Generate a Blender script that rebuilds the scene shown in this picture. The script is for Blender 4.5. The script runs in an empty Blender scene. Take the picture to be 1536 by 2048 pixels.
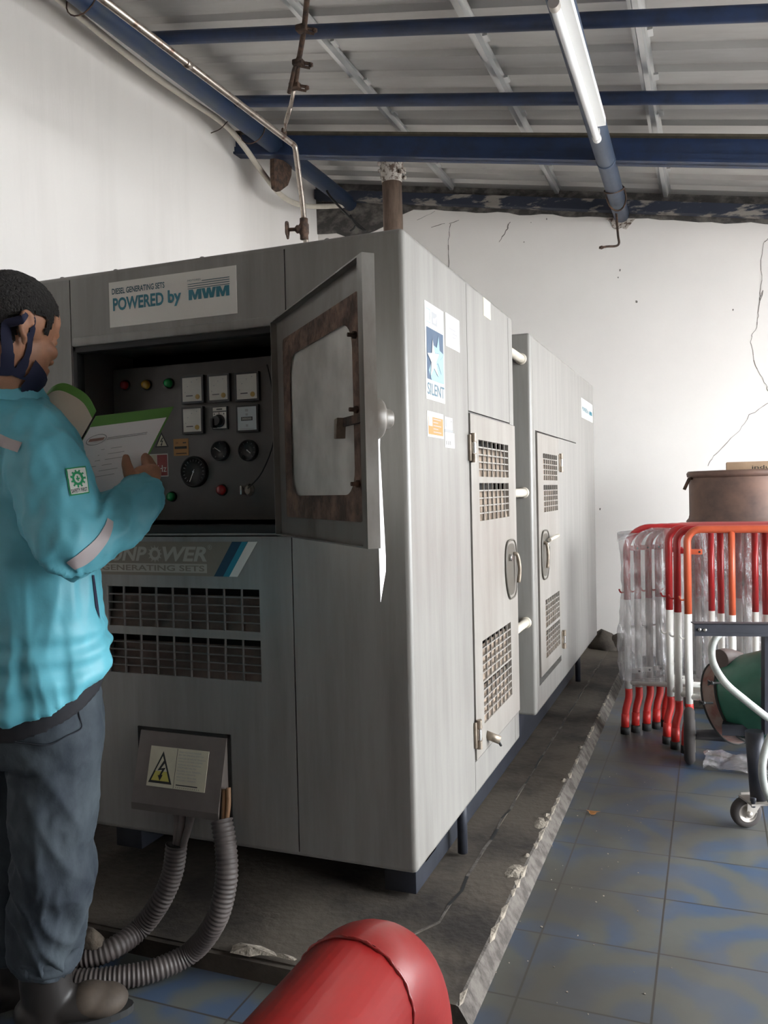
import bpy, bmesh, math, random
from mathutils import Vector, Matrix, noise
from mathutils.bvhtree import BVHTree
random.seed(7)
V = Vector
SC = bpy.context.scene
COL = SC.collection

# ---------------------------------------------------------------- camera
FPX = 1664.95
CAM = V((0.6453, -1.7993, 1.18))
CR = V((0.93046, 0.36565, -0.02260)).normalized()
CF = V((-0.36588, 0.93034, -0.02460)).normalized()
CU = CR.cross(CF).normalized()
CR = CF.cross(CU).normalized()
cam = bpy.data.cameras.new('camera')
cam.sensor_fit = 'VERTICAL'; cam.sensor_height = 36.0; cam.lens = FPX / 2048 * 36.0
cam.clip_start = 0.05
cam_ob = bpy.data.objects.new('camera', cam); COL.objects.link(cam_ob)
cam_ob.matrix_world = Matrix(((CR.x, CU.x, -CF.x, CAM.x), (CR.y, CU.y, -CF.y, CAM.y), (CR.z, CU.z, -CF.z, CAM.z), (0, 0, 0, 1)))
SC.camera = cam_ob

# ---------------------------------------------------------------- light and exposure
SC.view_settings.view_transform = 'Standard'; SC.view_settings.look = 'None'
SC.view_settings.gamma = 1.0; SC.view_settings.use_curve_mapping = False
SC.view_settings.exposure = 1.25
world = bpy.data.worlds.new('overcast_sky'); SC.world = world; world.use_nodes = True
_bg = world.node_tree.nodes['Background']
_bg.inputs[0].default_value = (0.93, 0.97, 1.0, 1); _bg.inputs[1].default_value = 7.0

def _ray(px, py): return CF + (px - 768) / FPX * CR - (py - 1024) / FPX * CU
def at(px, py, dep): return CAM + dep * _ray(px, py)                      # a point by its depth
def onx(px, py, X): d = _ray(px, py); return CAM + d * ((X - CAM.x) / d.x)
def ony(px, py, Y): d = _ray(px, py); return CAM + d * ((Y - CAM.y) / d.y)
def onz(px, py, Z): d = _ray(px, py); return CAM + d * ((Z - CAM.z) / d.z)

# ---------------------------------------------------------------- materials
def mat(name, col, rough=0.5, metal=0.0, var=0.0, vs=6.0, stretch=(1, 1, 1), dark=None, bump=0.0, bs=60.0, coat=0.0, lo=0.4, hi=0.65, spec=0.5):
    m = bpy.data.materials.new(name); m.use_nodes = True
    nt = m.node_tree; b = nt.nodes['Principled BSDF']
    b.inputs['Roughness'].default_value = rough; b.inputs['Metallic'].default_value = metal
    b.inputs['Coat Weight'].default_value = coat; b.inputs['Specular IOR Level'].default_value = spec
    b.inputs['Base Color'].default_value = (*col, 1)
    if var or dark or bump:
        tc = nt.nodes.new('ShaderNodeTexCoord'); mp = nt.nodes.new('ShaderNodeMapping')
        mp.inputs['Scale'].default_value = stretch
        nt.links.new(tc.outputs['Object'], mp.inputs['Vector'])
    if var or dark:
        n = nt.nodes.new('ShaderNodeTexNoise'); n.inputs['Scale'].default_value = vs; n.inputs['Detail'].default_value = 6
        n.inputs['Roughness'].default_value = 0.62
        nt.links.new(mp.outputs[0], n.inputs['Vector'])
        r = nt.nodes.new('ShaderNodeValToRGB')
        d = dark if dark else tuple(c * (1 - var) for c in col)
        r.color_ramp.elements[0].position = lo; r.color_ramp.elements[1].position = hi
        r.color_ramp.elements[0].color = (*d, 1); r.color_ramp.elements[1].color = (*col, 1)
        nt.links.new(n.outputs[0], r.inputs[0]); nt.links.new(r.outputs[0], b.inputs['Base Color'])
    if bump:
        n2 = nt.nodes.new('ShaderNodeTexNoise'); n2.inputs['Scale'].default_value = bs; n2.inputs['Detail'].default_value = 4
        nt.links.new(mp.outputs[0], n2.inputs['Vector'])
        bp = nt.nodes.new('ShaderNodeBump'); bp.inputs['Strength'].default_value = bump; bp.inputs['Distance'].default_value = 0.01
        nt.links.new(n2.outputs[0], bp.inputs['Height']); nt.links.new(bp.outputs[0], b.inputs['Normal'])
    return m

M = {}
M['canopy'] = mat('grey_canopy_paint', (0.275, 0.262, 0.243), 0.34, 0, dark=(0.205, 0.193, 0.178), vs=5, stretch=(4, 4, 0.35), bump=0.05, bs=120, lo=0.3, hi=0.62)
M['canopy_door'] = mat('grey_door_paint', (0.30, 0.28, 0.255), 0.34, 0, dark=(0.215, 0.19, 0.165), vs=4, stretch=(3, 3, 0.5), bump=0.05, bs=120, lo=0.3, hi=0.62)
M['inside'] = mat('dark_interior', (0.02, 0.019, 0.018), 0.9)
M['foam'] = mat('brown_foam_lining', (0.30, 0.23, 0.175), 0.95, 0, var=0.35, vs=14)
M['foam_dark'] = mat('dark_brown_lining', (0.20, 0.145, 0.12), 0.95, 0, var=0.3, vs=14)
M['rubber'] = mat('black_rubber', (0.018, 0.018, 0.018), 0.7)
M['panel'] = mat('panel_paint_bar_shade', (0.135, 0.122, 0.112), 0.5, 0, var=0.15, vs=8, bump=0.03, bs=200)
M['frame_grey'] = mat('door_frame_paint', (0.20, 0.185, 0.165), 0.35, 0.1, dark=(0.12, 0.10, 0.082), vs=9, stretch=(1, 1, 0.4), lo=0.3, hi=0.55)
M['rust_seal'] = mat('rusty_seal_residue', (0.20, 0.12, 0.085), 0.85, 0, dark=(0.055, 0.033, 0.025), vs=22, bump=0.3, bs=80)
M['hinge'] = mat('tarnished_hinge', (0.33, 0.27, 0.21), 0.45, 0.5, var=0.4, vs=30)
M['chrome'] = mat('dull_chrome', (0.55, 0.53, 0.50), 0.25, 0.9)
M['dish'] = mat('bronze_handle_dish', (0.095, 0.085, 0.070), 0.4, 0.0)
M['navy'] = mat('navy_skid_paint', (0.026, 0.029, 0.04), 0.5, 0, var=0.4, vs=10)
M['blue'] = mat('blue_roof_steel', (0.021, 0.043, 0.112), 0.5, 0, dark=(0.018, 0.028, 0.058), vs=9, stretch=(1, 1, 1), lo=0.3, hi=0.6)
M['bluepipe'] = mat('faded_blue_pipe_paint', (0.060, 0.085, 0.135), 0.45, 0, dark=(0.035, 0.055, 0.10), vs=7, lo=0.3, hi=0.65)
M['olive'] = mat('dusty_flange', (0.10, 0.085, 0.06), 0.8, 0, var=0.3, vs=20)
M['galv'] = mat('galvanised_batten', (0.66, 0.66, 0.65), 0.28, 0.7, var=0.12, vs=6, stretch=(1, 0.3, 1))
M['sheet'] = mat('zincalume_sheet', (0.58, 0.565, 0.54), 0.42, 0.45, dark=(0.42, 0.40, 0.375), vs=2.2, stretch=(0.5, 2.5, 1), lo=0.25, hi=0.7)
M['white'] = mat('white_enamel', (0.82, 0.81, 0.79), 0.35)
M['tube'] = mat('fluorescent_tube_glass', (0.93, 0.93, 0.92), 0.12, coat=0.5)
M['steelpipe'] = mat('worn_steel_pipe', (0.42, 0.36, 0.31), 0.3, 0.75, dark=(0.16, 0.10, 0.075), vs=26, lo=0.32, hi=0.5)
M['rust'] = mat('brown_rust', (0.13, 0.075, 0.05), 0.85, 0.1, dark=(0.045, 0.03, 0.024), vs=28, bump=0.3, bs=90)
M['exhaust'] = mat('rusty_exhaust_pipe', (0.30, 0.215, 0.165), 0.5, 0.4, dark=(0.11, 0.075, 0.055), vs=14, stretch=(1, 1, 0.2), lo=0.35, hi=0.6)
M['lagging'] = mat('peeling_lagging', (0.55, 0.50, 0.45), 0.8, 0, dark=(0.12, 0.08, 0.06), vs=40, lo=0.42, hi=0.52)
M['cable_white'] = mat('cream_cable', (0.62, 0.56, 0.47), 0.5, 0, var=0.15, vs=12)
M['cable_grey'] = mat('dusty_grey_cable', (0.16, 0.135, 0.125), 0.6, 0, var=0.3, vs=20)
M['conduit'] = mat('dusty_grey_conduit', (0.095, 0.078, 0.073), 0.55, 0, var=0.3, vs=12)
M['copper'] = mat('brown_wire', (0.28, 0.15, 0.075), 0.5)
M['black'] = mat('black_plastic', (0.012, 0.012, 0.012), 0.4)
M['ink'] = mat('black_ink', (0.02, 0.02, 0.02), 0.6)
M['label_white'] = mat('label_white', (0.72, 0.69, 0.64), 0.45)
M['sticker_white'] = mat('sticker_white', (0.62, 0.605, 0.575), 0.4)
M['teal'] = mat('teal_print', (0.02, 0.18, 0.24), 0.45)
M['teal_dark'] = mat('dark_teal_print', (0.012, 0.075, 0.10), 0.45)
M['badge'] = mat('badge_brown', (0.235, 0.195, 0.15), 0.45, 0, var=0.1)
M['badge_letter'] = mat('badge_letter', (0.42, 0.37, 0.31), 0.45)
M['badge_navy'] = mat('badge_navy', (0.012, 0.035, 0.075), 0.4)
M['badge_blue'] = mat('badge_blue', (0.015, 0.19, 0.27), 0.4)
M['meter_face'] = mat('meter_face', (0.62, 0.60, 0.54), 0.4)
M['meter_blue'] = mat('meter_face_blue', (0.50, 0.55, 0.56), 0.4)
M['ochre'] = mat('ochre_print', (0.42, 0.27, 0.06), 0.5)
M['yellow'] = mat('warning_yellow', (0.55, 0.48, 0.10), 0.5)
M['cream'] = mat('cream_label', (0.66, 0.61, 0.46), 0.5, 0, var=0.12, vs=10)
M['orange_tag'] = mat('orange_tag', (0.42, 0.20, 0.055), 0.5)
M['orange'] = mat('orange_print', (0.52, 0.21, 0.06), 0.5)
M['redsign'] = mat('red_sign', (0.27, 0.02, 0.022), 0.45)
M['lamp_red'] = mat('red_lens', (0.33, 0.02, 0.02), 0.2, coat=0.6)
M['lamp_amber'] = mat('amber_lens', (0.55, 0.30, 0.03), 0.2, coat=0.6)
M['lamp_green'] = mat('green_lens', (0.01, 0.26, 0.07), 0.2, coat=0.6)
M['dial'] = mat('black_dial', (0.015, 0.015, 0.016), 0.25)
M['silent_blue'] = mat('silent_blue', (0.05, 0.088, 0.15), 0.45)
M['silent_pale'] = mat('silent_pale', (0.27, 0.40, 0.46), 0.45)
M['silent_grey'] = mat('silent_grey', (0.45, 0.47, 0.48), 0.45)
M['grey_print'] = mat('grey_print', (0.35, 0.35, 0.36), 0.6)
M['paper'] = mat('white_paper', (0.92, 0.90, 0.90), 0.75)
M['paper_cream'] = mat('cream_paper', (0.66, 0.57, 0.46), 0.75)
M['folder_green'] = mat('green_folder', (0.11, 0.30, 0.05), 0.5)
M['red_paint'] = mat('glossy_red_pipe_paint', (0.26, 0.011, 0.010), 0.36, 0, var=0.15, vs=5, coat=0.08, bump=0.10, bs=16)
M['bar_red'] = mat('barrier_red', (0.48, 0.028, 0.03), 0.3, coat=0.3, var=0.2, vs=6)
M['bar_orange'] = mat('barrier_faded_orange', (0.62, 0.115, 0.05), 0.35, var=0.15, vs=8)
M['bar_white'] = mat('barrier_white', (0.78, 0.76, 0.72), 0.35, 0, dark=(0.55, 0.52, 0.47), vs=18, lo=0.25, hi=0.4)
M['bar_dark_red'] = mat('barrier_foot_red', (0.55, 0.03, 0.025), 0.4)
M['drum'] = mat('rusty_drum', (0.21, 0.125, 0.095), 0.6, 0.2, dark=(0.085, 0.06, 0.055), vs=3.5, stretch=(1, 1, 1.2), lo=0.35, hi=0.62)
M['carton'] = mat('brown_cardboard', (0.46, 0.31, 0.20), 0.8, 0, var=0.15, vs=9)
M['cart'] = mat('dark_navy_cart_frame', (0.028, 0.03, 0.042), 0.45, 0, var=0.3, vs=14)
M['tank'] = mat('green_tank_paint', (0.04, 0.17, 0.115), 0.35, 0, var=0.25, vs=8)
M['tank_end'] = mat('dull_red_tank_cover', (0.22, 0.075, 0.06), 0.5, 0, dark=(0.30, 0.22, 0.19), vs=14)
M['hose'] = mat('pale_grey_hose', (0.52, 0.53, 0.49), 0.5, 0, dark=(0.34, 0.36, 0.34), vs=14)
M['caster'] = mat('zinc_caster', (0.55, 0.50, 0.45), 0.35, 0.6)
M['tyre'] = mat('grey_rubber_tyre', (0.05, 0.042, 0.04), 0.75)
M['skin'] = mat('brown_skin', (0.46, 0.22, 0.13), 0.5, 0, var=0.18, vs=22, bump=0.06, bs=140)
M['hair'] = mat('short_black_hair', (0.016, 0.012, 0.010), 0.65, 0, var=0.5, vs=90, bump=0.9, bs=260)
M['jacket'] = mat('light_blue_work_jacket', (0.13, 0.46, 0.56), 0.5, 0, var=0.12, vs=7, bump=0.10, bs=26)
M['strip'] = mat('grey_reflective_strip', (0.46, 0.40, 0.40), 0.4)
M['patch_white'] = mat('patch_white', (0.75, 0.76, 0.70), 0.7)
M['patch_green'] = mat('patch_green', (0.02, 0.30, 0.12), 0.7)
M['mask'] = mat('navy_face_mask', (0.014, 0.016, 0.045), 0.8)
M['tshirt'] = mat('black_tshirt', (0.014, 0.014, 0.018), 0.85)
M['denim'] = mat('worn_blue_denim', (0.053, 0.068, 0.080), 0.85, 0, dark=(0.014, 0.021, 0.032), vs=7, stretch=(1, 1, 0.7), bump=0.25, bs=30, lo=0.36, hi=0.66)
M['denim_seam'] = mat('dark_denim_seam', (0.012, 0.015, 0.022), 0.9)
M['boot'] = mat('black_boot_leather', (0.016, 0.013, 0.012), 0.5)
M['boot_tan'] = mat('dusty_tan_boot_toe', (0.075, 0.055, 0.040), 0.75, 0, var=0.4, vs=16)
M['leaf'] = mat('dry_leaf', (0.35, 0.16, 0.05), 0.8)
M['rubble'] = mat('brown_rubble', (0.11, 0.085, 0.062), 0.9, 0, var=0.5, vs=20, bump=0.5)
M['mortar'] = mat('pale_broken_mortar', (0.36, 0.31, 0.25), 0.9, 0, var=0.45, vs=40, bump=0.5, bs=120)
M['grime'] = mat('dark_wall_top', (0.055, 0.05, 0.048), 0.9, 0, dark=(0.17, 0.155, 0.14), vs=9, stretch=(1, 1, 1.5), lo=0.36, hi=0.56, bump=0.4)
M['crack'] = mat('wall_crack', (0.20, 0.18, 0.16), 0.95)
M['tape'] = mat('clear_tape', (0.5, 0.48, 0.42), 0.25)

def wall_material(name, col):
    m = mat(name, col, 0.8, 0, dark=tuple(c * 0.93 for c in col), vs=1.3, bump=0.06, bs=35, lo=0.3, hi=0.7)
    return m
M['wall_streaked'] = mat('streaked_white_plaster', (0.87, 0.825, 0.785), 0.8, 0, dark=(0.825, 0.78, 0.74), vs=1.6, stretch=(3.5, 3.5, 0.3), bump=0.06, bs=35, lo=0.28, hi=0.5)
M['wall'] = wall_material('white_plaster', (0.87, 0.825, 0.785))

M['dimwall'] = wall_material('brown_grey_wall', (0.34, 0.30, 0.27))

def floor_material():
    m = bpy.data.materials.new('blue_swirl_tiles'); m.use_nodes = True
    nt = m.node_tree; N = nt.nodes; L = nt.links; b = N['Principled BSDF']
    def nd(t, **k):
        n = N.new(t)
        for a, v in k.items(): setattr(n, a, v)
        return n
    def math_(op, a, bb=None, c=None):
        n = nd('ShaderNodeMath', operation=op)
        for i, v in enumerate((a, bb, c)):
            if v is None: continue
            if isinstance(v, (int, float)): n.inputs[i].default_value = v
            else: L.new(v, n.inputs[i])
        return n.outputs[0]
    tc = nd('ShaderNodeTexCoord'); sp = nd('ShaderNodeSeparateXYZ'); L.new(tc.outputs['Object'], sp.inputs[0])
    T = 0.2965
    u = math_('DIVIDE', math_('SUBTRACT', sp.outputs[0], 0.3587), T)
    v = math_('DIVIDE', math_('SUBTRACT', sp.outputs[1], 0.368), T)
    fu = math_('FRACT', u); fv = math_('FRACT', v)
    iu = math_('FLOOR', u); iv = math_('FLOOR', v)
    cell = nd('ShaderNodeCombineXYZ'); L.new(iu, cell.inputs[0]); L.new(iv, cell.inputs[1])
    wn = nd('ShaderNodeTexWhiteNoise', noise_dimensions='3D'); L.new(cell.outputs[0], wn.inputs['Vector'])
    # quarter-circle bands about one corner of every tile, the corner alternating from tile to tile
    par = math_('MODULO', math_('ADD', math_('ABSOLUTE', iu), math_('ABSOLUTE', iv)), 2.0)
    cu = math_('ABSOLUTE', math_('SUBTRACT', fu, par))
    nz = nd('ShaderNodeTexNoise'); nz.inputs['Scale'].default_value = 7; nz.inputs['Detail'].default_value = 3
    L.new(tc.outputs['Object'], nz.inputs['Vector'])
    dist = math_('SQRT', math_('ADD', math_('POWER', cu, 2.0), math_('POWER', fv, 2.0)))
    dist = math_('ADD', dist, math_('MULTIPLY', math_('SUBTRACT', nz.outputs[0], 0.5), 0.6))
    ring = math_('SINE', math_('MULTIPLY', dist, 12.0))
    r1 = nd('ShaderNodeValToRGB'); e = r1.color_ramp.elements
    e[0].position = 0.15; e[0].color = (0.108, 0.114, 0.104, 1); e[1].position = 0.85; e[1].color = (0.060, 0.092, 0.150, 1)
    L.new(math_('ADD', math_('MULTIPLY', ring, 0.5), 0.5), r1.inputs[0])
    n2 = nd('ShaderNodeTexNoise'); n2.inputs['Scale'].default_value = 3.2; n2.inputs['Detail'].default_value = 5
    L.new(tc.outputs['Object'], n2.inputs['Vector'])
    r2 = nd('ShaderNodeValToRGB'); e = r2.color_ramp.elements
    e[0].position = 0.42; e[0].color = (0, 0, 0, 1); e[1].position = 0.62; e[1].color = (1, 1, 1, 1); L.new(n2.outputs[0], r2.inputs[0])
    mx = nd('ShaderNodeMix', data_type='RGBA'); L.new(math_('MULTIPLY', r2.outputs[0], 0.55), mx.inputs[0])
    L.new(r1.outputs[0], mx.inputs[6]); mx.inputs[7].default_value = (0.115, 0.108, 0.094, 1)
    # grout
    du = math_('MINIMUM', fu, math_('SUBTRACT', 1.0, fu)); dv = math_('MINIMUM', fv, math_('SUBTRACT', 1.0, fv))
    g = math_('LESS_THAN', math_('MINIMUM', du, dv), 0.009)
    mg = nd('ShaderNodeMix', data_type='RGBA'); L.new(g, mg.inputs[0]); L.new(mx.outputs[2], mg.inputs[6]); mg.inputs[7].default_value = (0.05, 0.045, 0.04, 1)
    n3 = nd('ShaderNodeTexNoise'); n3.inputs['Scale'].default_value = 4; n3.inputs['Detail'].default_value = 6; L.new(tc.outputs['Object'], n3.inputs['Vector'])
    dirt_shade = math_('ADD', math_('MULTIPLY', math_('ABSOLUTE', math_('SUBTRACT', sp.outputs[0], 0.12)), -2.6), math_('ADD', math_('MULTIPLY', n3.outputs[0], 1.2), 0.25))  # kerb dirt plus painted shade, darkening the tiles towards the base
    r3 = nd('ShaderNodeValToRGB'); r3.color_ramp.elements[0].position = 0.0; r3.color_ramp.elements[1].position = 0.85; L.new(dirt_shade, r3.inputs[0])
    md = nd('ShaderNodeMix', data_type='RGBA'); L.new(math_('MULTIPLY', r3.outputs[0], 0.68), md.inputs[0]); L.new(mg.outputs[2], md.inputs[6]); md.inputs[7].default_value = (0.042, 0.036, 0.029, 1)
    L.new(md.outputs[2], b.inputs['Base Color'])
    rr = math_('ADD', math_('MULTIPLY', n2.outputs[0], 0.25), 0.34); L.new(rr, b.inputs['Roughness']); b.inputs['Specular IOR Level'].default_value = 0.38
    bp = nd('ShaderNodeBump'); bp.inputs['Strength'].default_value = 0.12; bp.inputs['Distance'].default_value = 0.01
    L.new(nz.outputs[0], bp.inputs['Height']); L.new(bp.outputs[0], b.inputs['Normal'])
    return m
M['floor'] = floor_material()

def concrete_material():
    m = mat('brown_stained_concrete', (0.086, 0.070, 0.054), 0.85, 0, dark=(0.024, 0.019, 0.016), vs=2.6, bump=0.3, bs=45, lo=0.38, hi=0.56)
    return m
M['concrete'] = concrete_material()

def film_material():
    m = bpy.data.materials.new('clear_stretch_film'); m.use_nodes = True
    nt = m.node_tree; N = nt.nodes; L = nt.links; out = N['Material Output']; N.remove(N['Principled BSDF'])
    tr = N.new('ShaderNodeBsdfTransparent'); tr.inputs[0].default_value = (0.93, 0.92, 0.93, 1)
    gl = N.new('ShaderNodeBsdfGlossy'); gl.inputs['Roughness'].default_value = 0.12; gl.inputs[0].default_value = (0.9, 0.9, 0.92, 1)
    df = N.new('ShaderNodeBsdfDiffuse'); df.inputs[0].default_value = (0.55, 0.53, 0.54, 1)
    tc = N.new('ShaderNodeTexCoord'); mp = N.new('ShaderNodeMapping'); mp.inputs['Scale'].default_value = (26, 26, 5); mp.inputs['Rotation'].default_value = (0, 0.6, 0)
    L.new(tc.outputs['Object'], mp.inputs[0])
    n = N.new('ShaderNodeTexNoise'); n.inputs['Scale'].default_value = 1.6; n.inputs['Detail'].default_value = 5; L.new(mp.outputs[0], n.inputs['Vector'])
    bp = N.new('ShaderNodeBump'); bp.inputs['Strength'].default_value = 1.0; bp.inputs['Distance'].default_value = 0.03; L.new(n.outputs[0], bp.inputs['Height'])
    L.new(bp.outputs[0], gl.inputs['Normal'])
    m1 = N.new('ShaderNodeMixShader'); m1.inputs[0].default_value = 0.5; L.new(gl.outputs[0], m1.inputs[1]); L.new(df.outputs[0], m1.inputs[2])
    m2 = N.new('ShaderNodeMixShader'); m2.inputs[0].default_value = 0.42; L.new(tr.outputs[0], m2.inputs[1]); L.new(m1.outputs[0], m2.inputs[2])
    L.new(m2.outputs[0], out.inputs[0])
    return m
M['film'] = film_material()

def glass_material():
    m = bpy.data.materials.new('hazy_acrylic_reflection'); m.use_nodes = True
    b = m.node_tree.nodes['Principled BSDF']; b.inputs['Base Color'].default_value = (0.50, 0.48, 0.45, 1)
    b.inputs['Roughness'].default_value = 0.3; b.inputs['Alpha'].default_value = 0.9
    nt = m.node_tree
    tc = nt.nodes.new('ShaderNodeTexCoord'); n = nt.nodes.new('ShaderNodeTexNoise'); n.inputs['Scale'].default_value = 9; n.inputs['Detail'].default_value = 5
    nt.links.new(tc.outputs['Object'], n.inputs['Vector'])
    r = nt.nodes.new('ShaderNodeValToRGB'); r.color_ramp.elements[0].color = (0.44, 0.42, 0.385, 1); r.color_ramp.elements[1].color = (0.70, 0.665, 0.62, 1)  # smudged acrylic, its pale reflection painted into the base colour
    r.color_ramp.elements[0].position = 0.35; r.color_ramp.elements[1].position = 0.65
    nt.links.new(n.outputs[0], r.inputs[0]); nt.links.new(r.outputs[0], b.inputs['Base Color'])
    return m
M['acrylic'] = glass_material()

# ---------------------------------------------------------------- object helpers
ROOT = {}
def tag(o, label=None, cat=None, group=None, kind=None):
    if label: o['label'] = label
    if cat: o['category'] = cat
    if group: o['group'] = group
    if kind: o['kind'] = kind
    return o
def thing(name, loc, label, cat, group=None):
    o = bpy.data.objects.new(name, None); o.empty_display_size = 0.1; COL.objects.link(o)
    o.location = loc; ROOT[o.name] = V(loc)
    return tag(o, label, cat, group)
def copy_tree(o, parent=None):
    c = o.copy(); COL.objects.link(c)
    if parent: c.parent = parent
    for ch in list(o.children): copy_tree(ch, c)
    return c
def link_mesh(name, me, mats, parent=None):
    o = bpy.data.objects.new(name, me); COL.objects.link(o)
    for m in mats: me.materials.append(m)
    if parent is not None:
        o.parent = parent; ROOT[o.name] = ROOT[parent.name]
        me.transform(Matrix.Translation(-ROOT[parent.name]))
    else:
        # a mesh that is a thing of its own: its origin goes to the foot of its bounding box
        co = [v.co for v in me.vertices]
        if co:
            c = V(((min(p.x for p in co) + max(p.x for p in co)) / 2, (min(p.y for p in co) + max(p.y for p in co)) / 2, min(p.z for p in co)))
            me.transform(Matrix.Translation(-c)); o.location = c
    return o

class MB:
    """collects geometry in world coordinates and links it as ONE mesh object"""
    def __init__(s): s.bm = bmesh.new(); s.mats = []
    def mi(s, m):
        if isinstance(m, str): m = M[m]
        if m not in s.mats: s.mats.append(m)
        return s.mats.index(m)
    def _set(s, faces, m, smooth=False):
        i = s.mi(m)
        for f in faces: f.material_index = i; f.smooth = smooth
    def face(s, pts, m, smooth=False):
        f = s.bm.faces.new([s.bm.verts.new(p) for p in pts]); s._set([f], m, smooth); return f
    def box(s, lo, hi, m, bevel=0.0, seg=2, rot=None, about=None):
        lo, hi = V(lo), V(hi); n0 = set(s.bm.faces)
        r = bmesh.ops.create_cube(s.bm, size=1.0); vs = r['verts']
        d = hi - lo; c = (hi + lo) / 2
        for v in vs: v.co = V((v.co.x * d.x, v.co.y * d.y, v.co.z * d.z)) + c
        if bevel:
            es = list({e for v in vs for e in v.link_edges})
            bmesh.ops.bevel(s.bm, geom=es, offset=bevel, segments=seg, profile=0.5, affect='EDGES')
        nf = [f for f in s.bm.faces if f not in n0]
        if rot is not None:
            ab = V(about) if about is not None else c
            for v in {v for f in nf for v in f.verts}: v.co = ab + rot @ (v.co - ab)
        s._set(nf, m, bool(bevel)); return nf
    def tube(s, pts, r, m, n=12, caps=True, closed=False, twist=None):
        pts = [V(p) for p in pts]; k = len(pts)
        rs = r if isinstance(r, (list, tuple)) else [r] * k
        tang = []
        for i in range(k):
            a = pts[i - 1] if (i > 0 or closed) else pts[i]; b = pts[(i + 1) % k] if (i < k - 1 or closed) else pts[i]
            t = (b - a); tang.append(t.normalized() if t.length > 1e-9 else V((0, 0, 1)))
        up = V((0, 0, 1)) if abs(tang[0].z) < 0.9 else V((1, 0, 0))
        u = tang[0].cross(up).normalized(); rings = []
        for i in range(k):
            u = (u - tang[i] * u.dot(tang[i])); u = u.normalized() if u.length > 1e-6 else tang[i].orthogonal().normalized()
            w = tang[i].cross(u)
            rings.append([s.bm.verts.new(pts[i] + rs[i] * (math.cos(2 * math.pi * j / n) * u + math.sin(2 * math.pi * j / n) * w)) for j in range(n)])
        fs = []
        for i in range(k if closed else k - 1):
            A, B = rings[i], rings[(i + 1) % k]
            for j in range(n): fs.append(s.bm.faces.new((A[j], A[(j + 1) % n], B[(j + 1) % n], B[j])))
        s._set(fs, m, True)
        if caps and not closed:
            c = [s.bm.faces.new(rings[0][::-1]), s.bm.faces.new(rings[-1])]; s._set(c, m, False); fs += c
        return fs
    def cyl(s, a, b, r, m, n=20, r2=None): return s.tube([a, b], [r, r if r2 is None else r2], m, n)
    def lathe(s, o, axis, prof, m, n=32):
        """prof: (radius, distance along the axis)"""
        axis = V(axis).normalized(); u = axis.orthogonal().normalized(); w = axis.cross(u); o = V(o); rings = []
        for r, h in prof:
            rings.append([s.bm.verts.new(o + axis * h + max(r, 1e-5) * (math.cos(2 * math.pi * j / n) * u + math.sin(2 * math.pi * j / n) * w)) for j in range(n)])
        fs = []
        for A, B in zip(rings, rings[1:]):
            for j in range(n): fs.append(s.bm.faces.new((A[j], A[(j + 1) % n], B[(j + 1) % n], B[j])))
        s._set(fs, m, True)
        return fs
    def ball(s, c, r, m, sub=2, scale=(1, 1, 1)):
        n0 = set(s.bm.faces)
        bmesh.ops.create_icosphere(s.bm, subdivisions=sub, radius=1.0, matrix=Matrix.Translation(V(c)) @ Matrix.Diagonal((r * scale[0], r * scale[1], r * scale[2], 1)))
        s._set([f for f in s.bm.faces if f not in n0], m, True)
    def prism(s, poly, d, m):
        """closed outline poly (points), thickened by vector d"""
        d = V(d); a = [s.bm.verts.new(V(p)) for p in poly]; b = [s.bm.verts.new(V(p) + d) for p in poly]
        fs = [s.bm.faces.new(a[::-1]), s.bm.faces.new(b)]
        for i in range(len(a)): fs.append(s.bm.faces.new((a[i], a[(i + 1) % len(a)], b[(i + 1) % len(b)], b[i])))
        s._set(fs, m); return fs
    def grid(s, P, m, smooth=True, closed_u=False):
        vs = [[s.bm.verts.new(p) for p in row] for row in P]; fs = []
        for i in range(len(vs) - 1):
            k = len(vs[i])
            for j in range(k if closed_u else k - 1): fs.append(s.bm.faces.new((vs[i][j], vs[i][(j + 1) % k], vs[i + 1][(j + 1) % k], vs[i + 1][j])))
        s._set(fs, m, smooth); return fs
    def panel(s, fr, u0, u1, v0, v1, holes, t, m, rim=None):
        """flat plate with rectangular holes; fr = (origin, U, V, N)"""
        O, U, W, N = fr
        us = sorted({u0, u1} | {min(max(h[0], u0), u1) for h in holes} | {min(max(h[1], u0), u1) for h in holes})
        vs = sorted({v0, v1} | {min(max(h[2], v0), v1) for h in holes} | {min(max(h[3], v0), v1) for h in holes})
        def solid(i, j):
            if i < 0 or j < 0 or i >= len(us) - 1 or j >= len(vs) - 1: return False
            cu, cv = (us[i] + us[i + 1]) / 2, (vs[j] + vs[j + 1]) / 2
            return not any(h[0] < cu < h[1] and h[2] < cv < h[3] for h in holes)
        P = lambda u, v, d=0: O + U * u + W * v + N * d
        fs = []; rf = []
        for i in range(len(us) - 1):
            for j in range(len(vs) - 1):
                if not solid(i, j): continue
                a, b, c, d = us[i], us[i + 1], vs[j], vs[j + 1]
                fs.append(s.face([P(a, c), P(b, c), P(b, d), P(a, d)], m))
                for (di, dj, e0, e1) in ((-1, 0, (a, d), (a, c)), (1, 0, (b, c), (b, d)), (0, -1, (a, c), (b, c)), (0, 1, (b, d), (a, d))):
                    if not solid(i + di, j + dj):
                        rf.append(s.face([P(*e1), P(*e0), P(*e0, -t), P(*e1, -t)], rim or m))
        return fs
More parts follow.
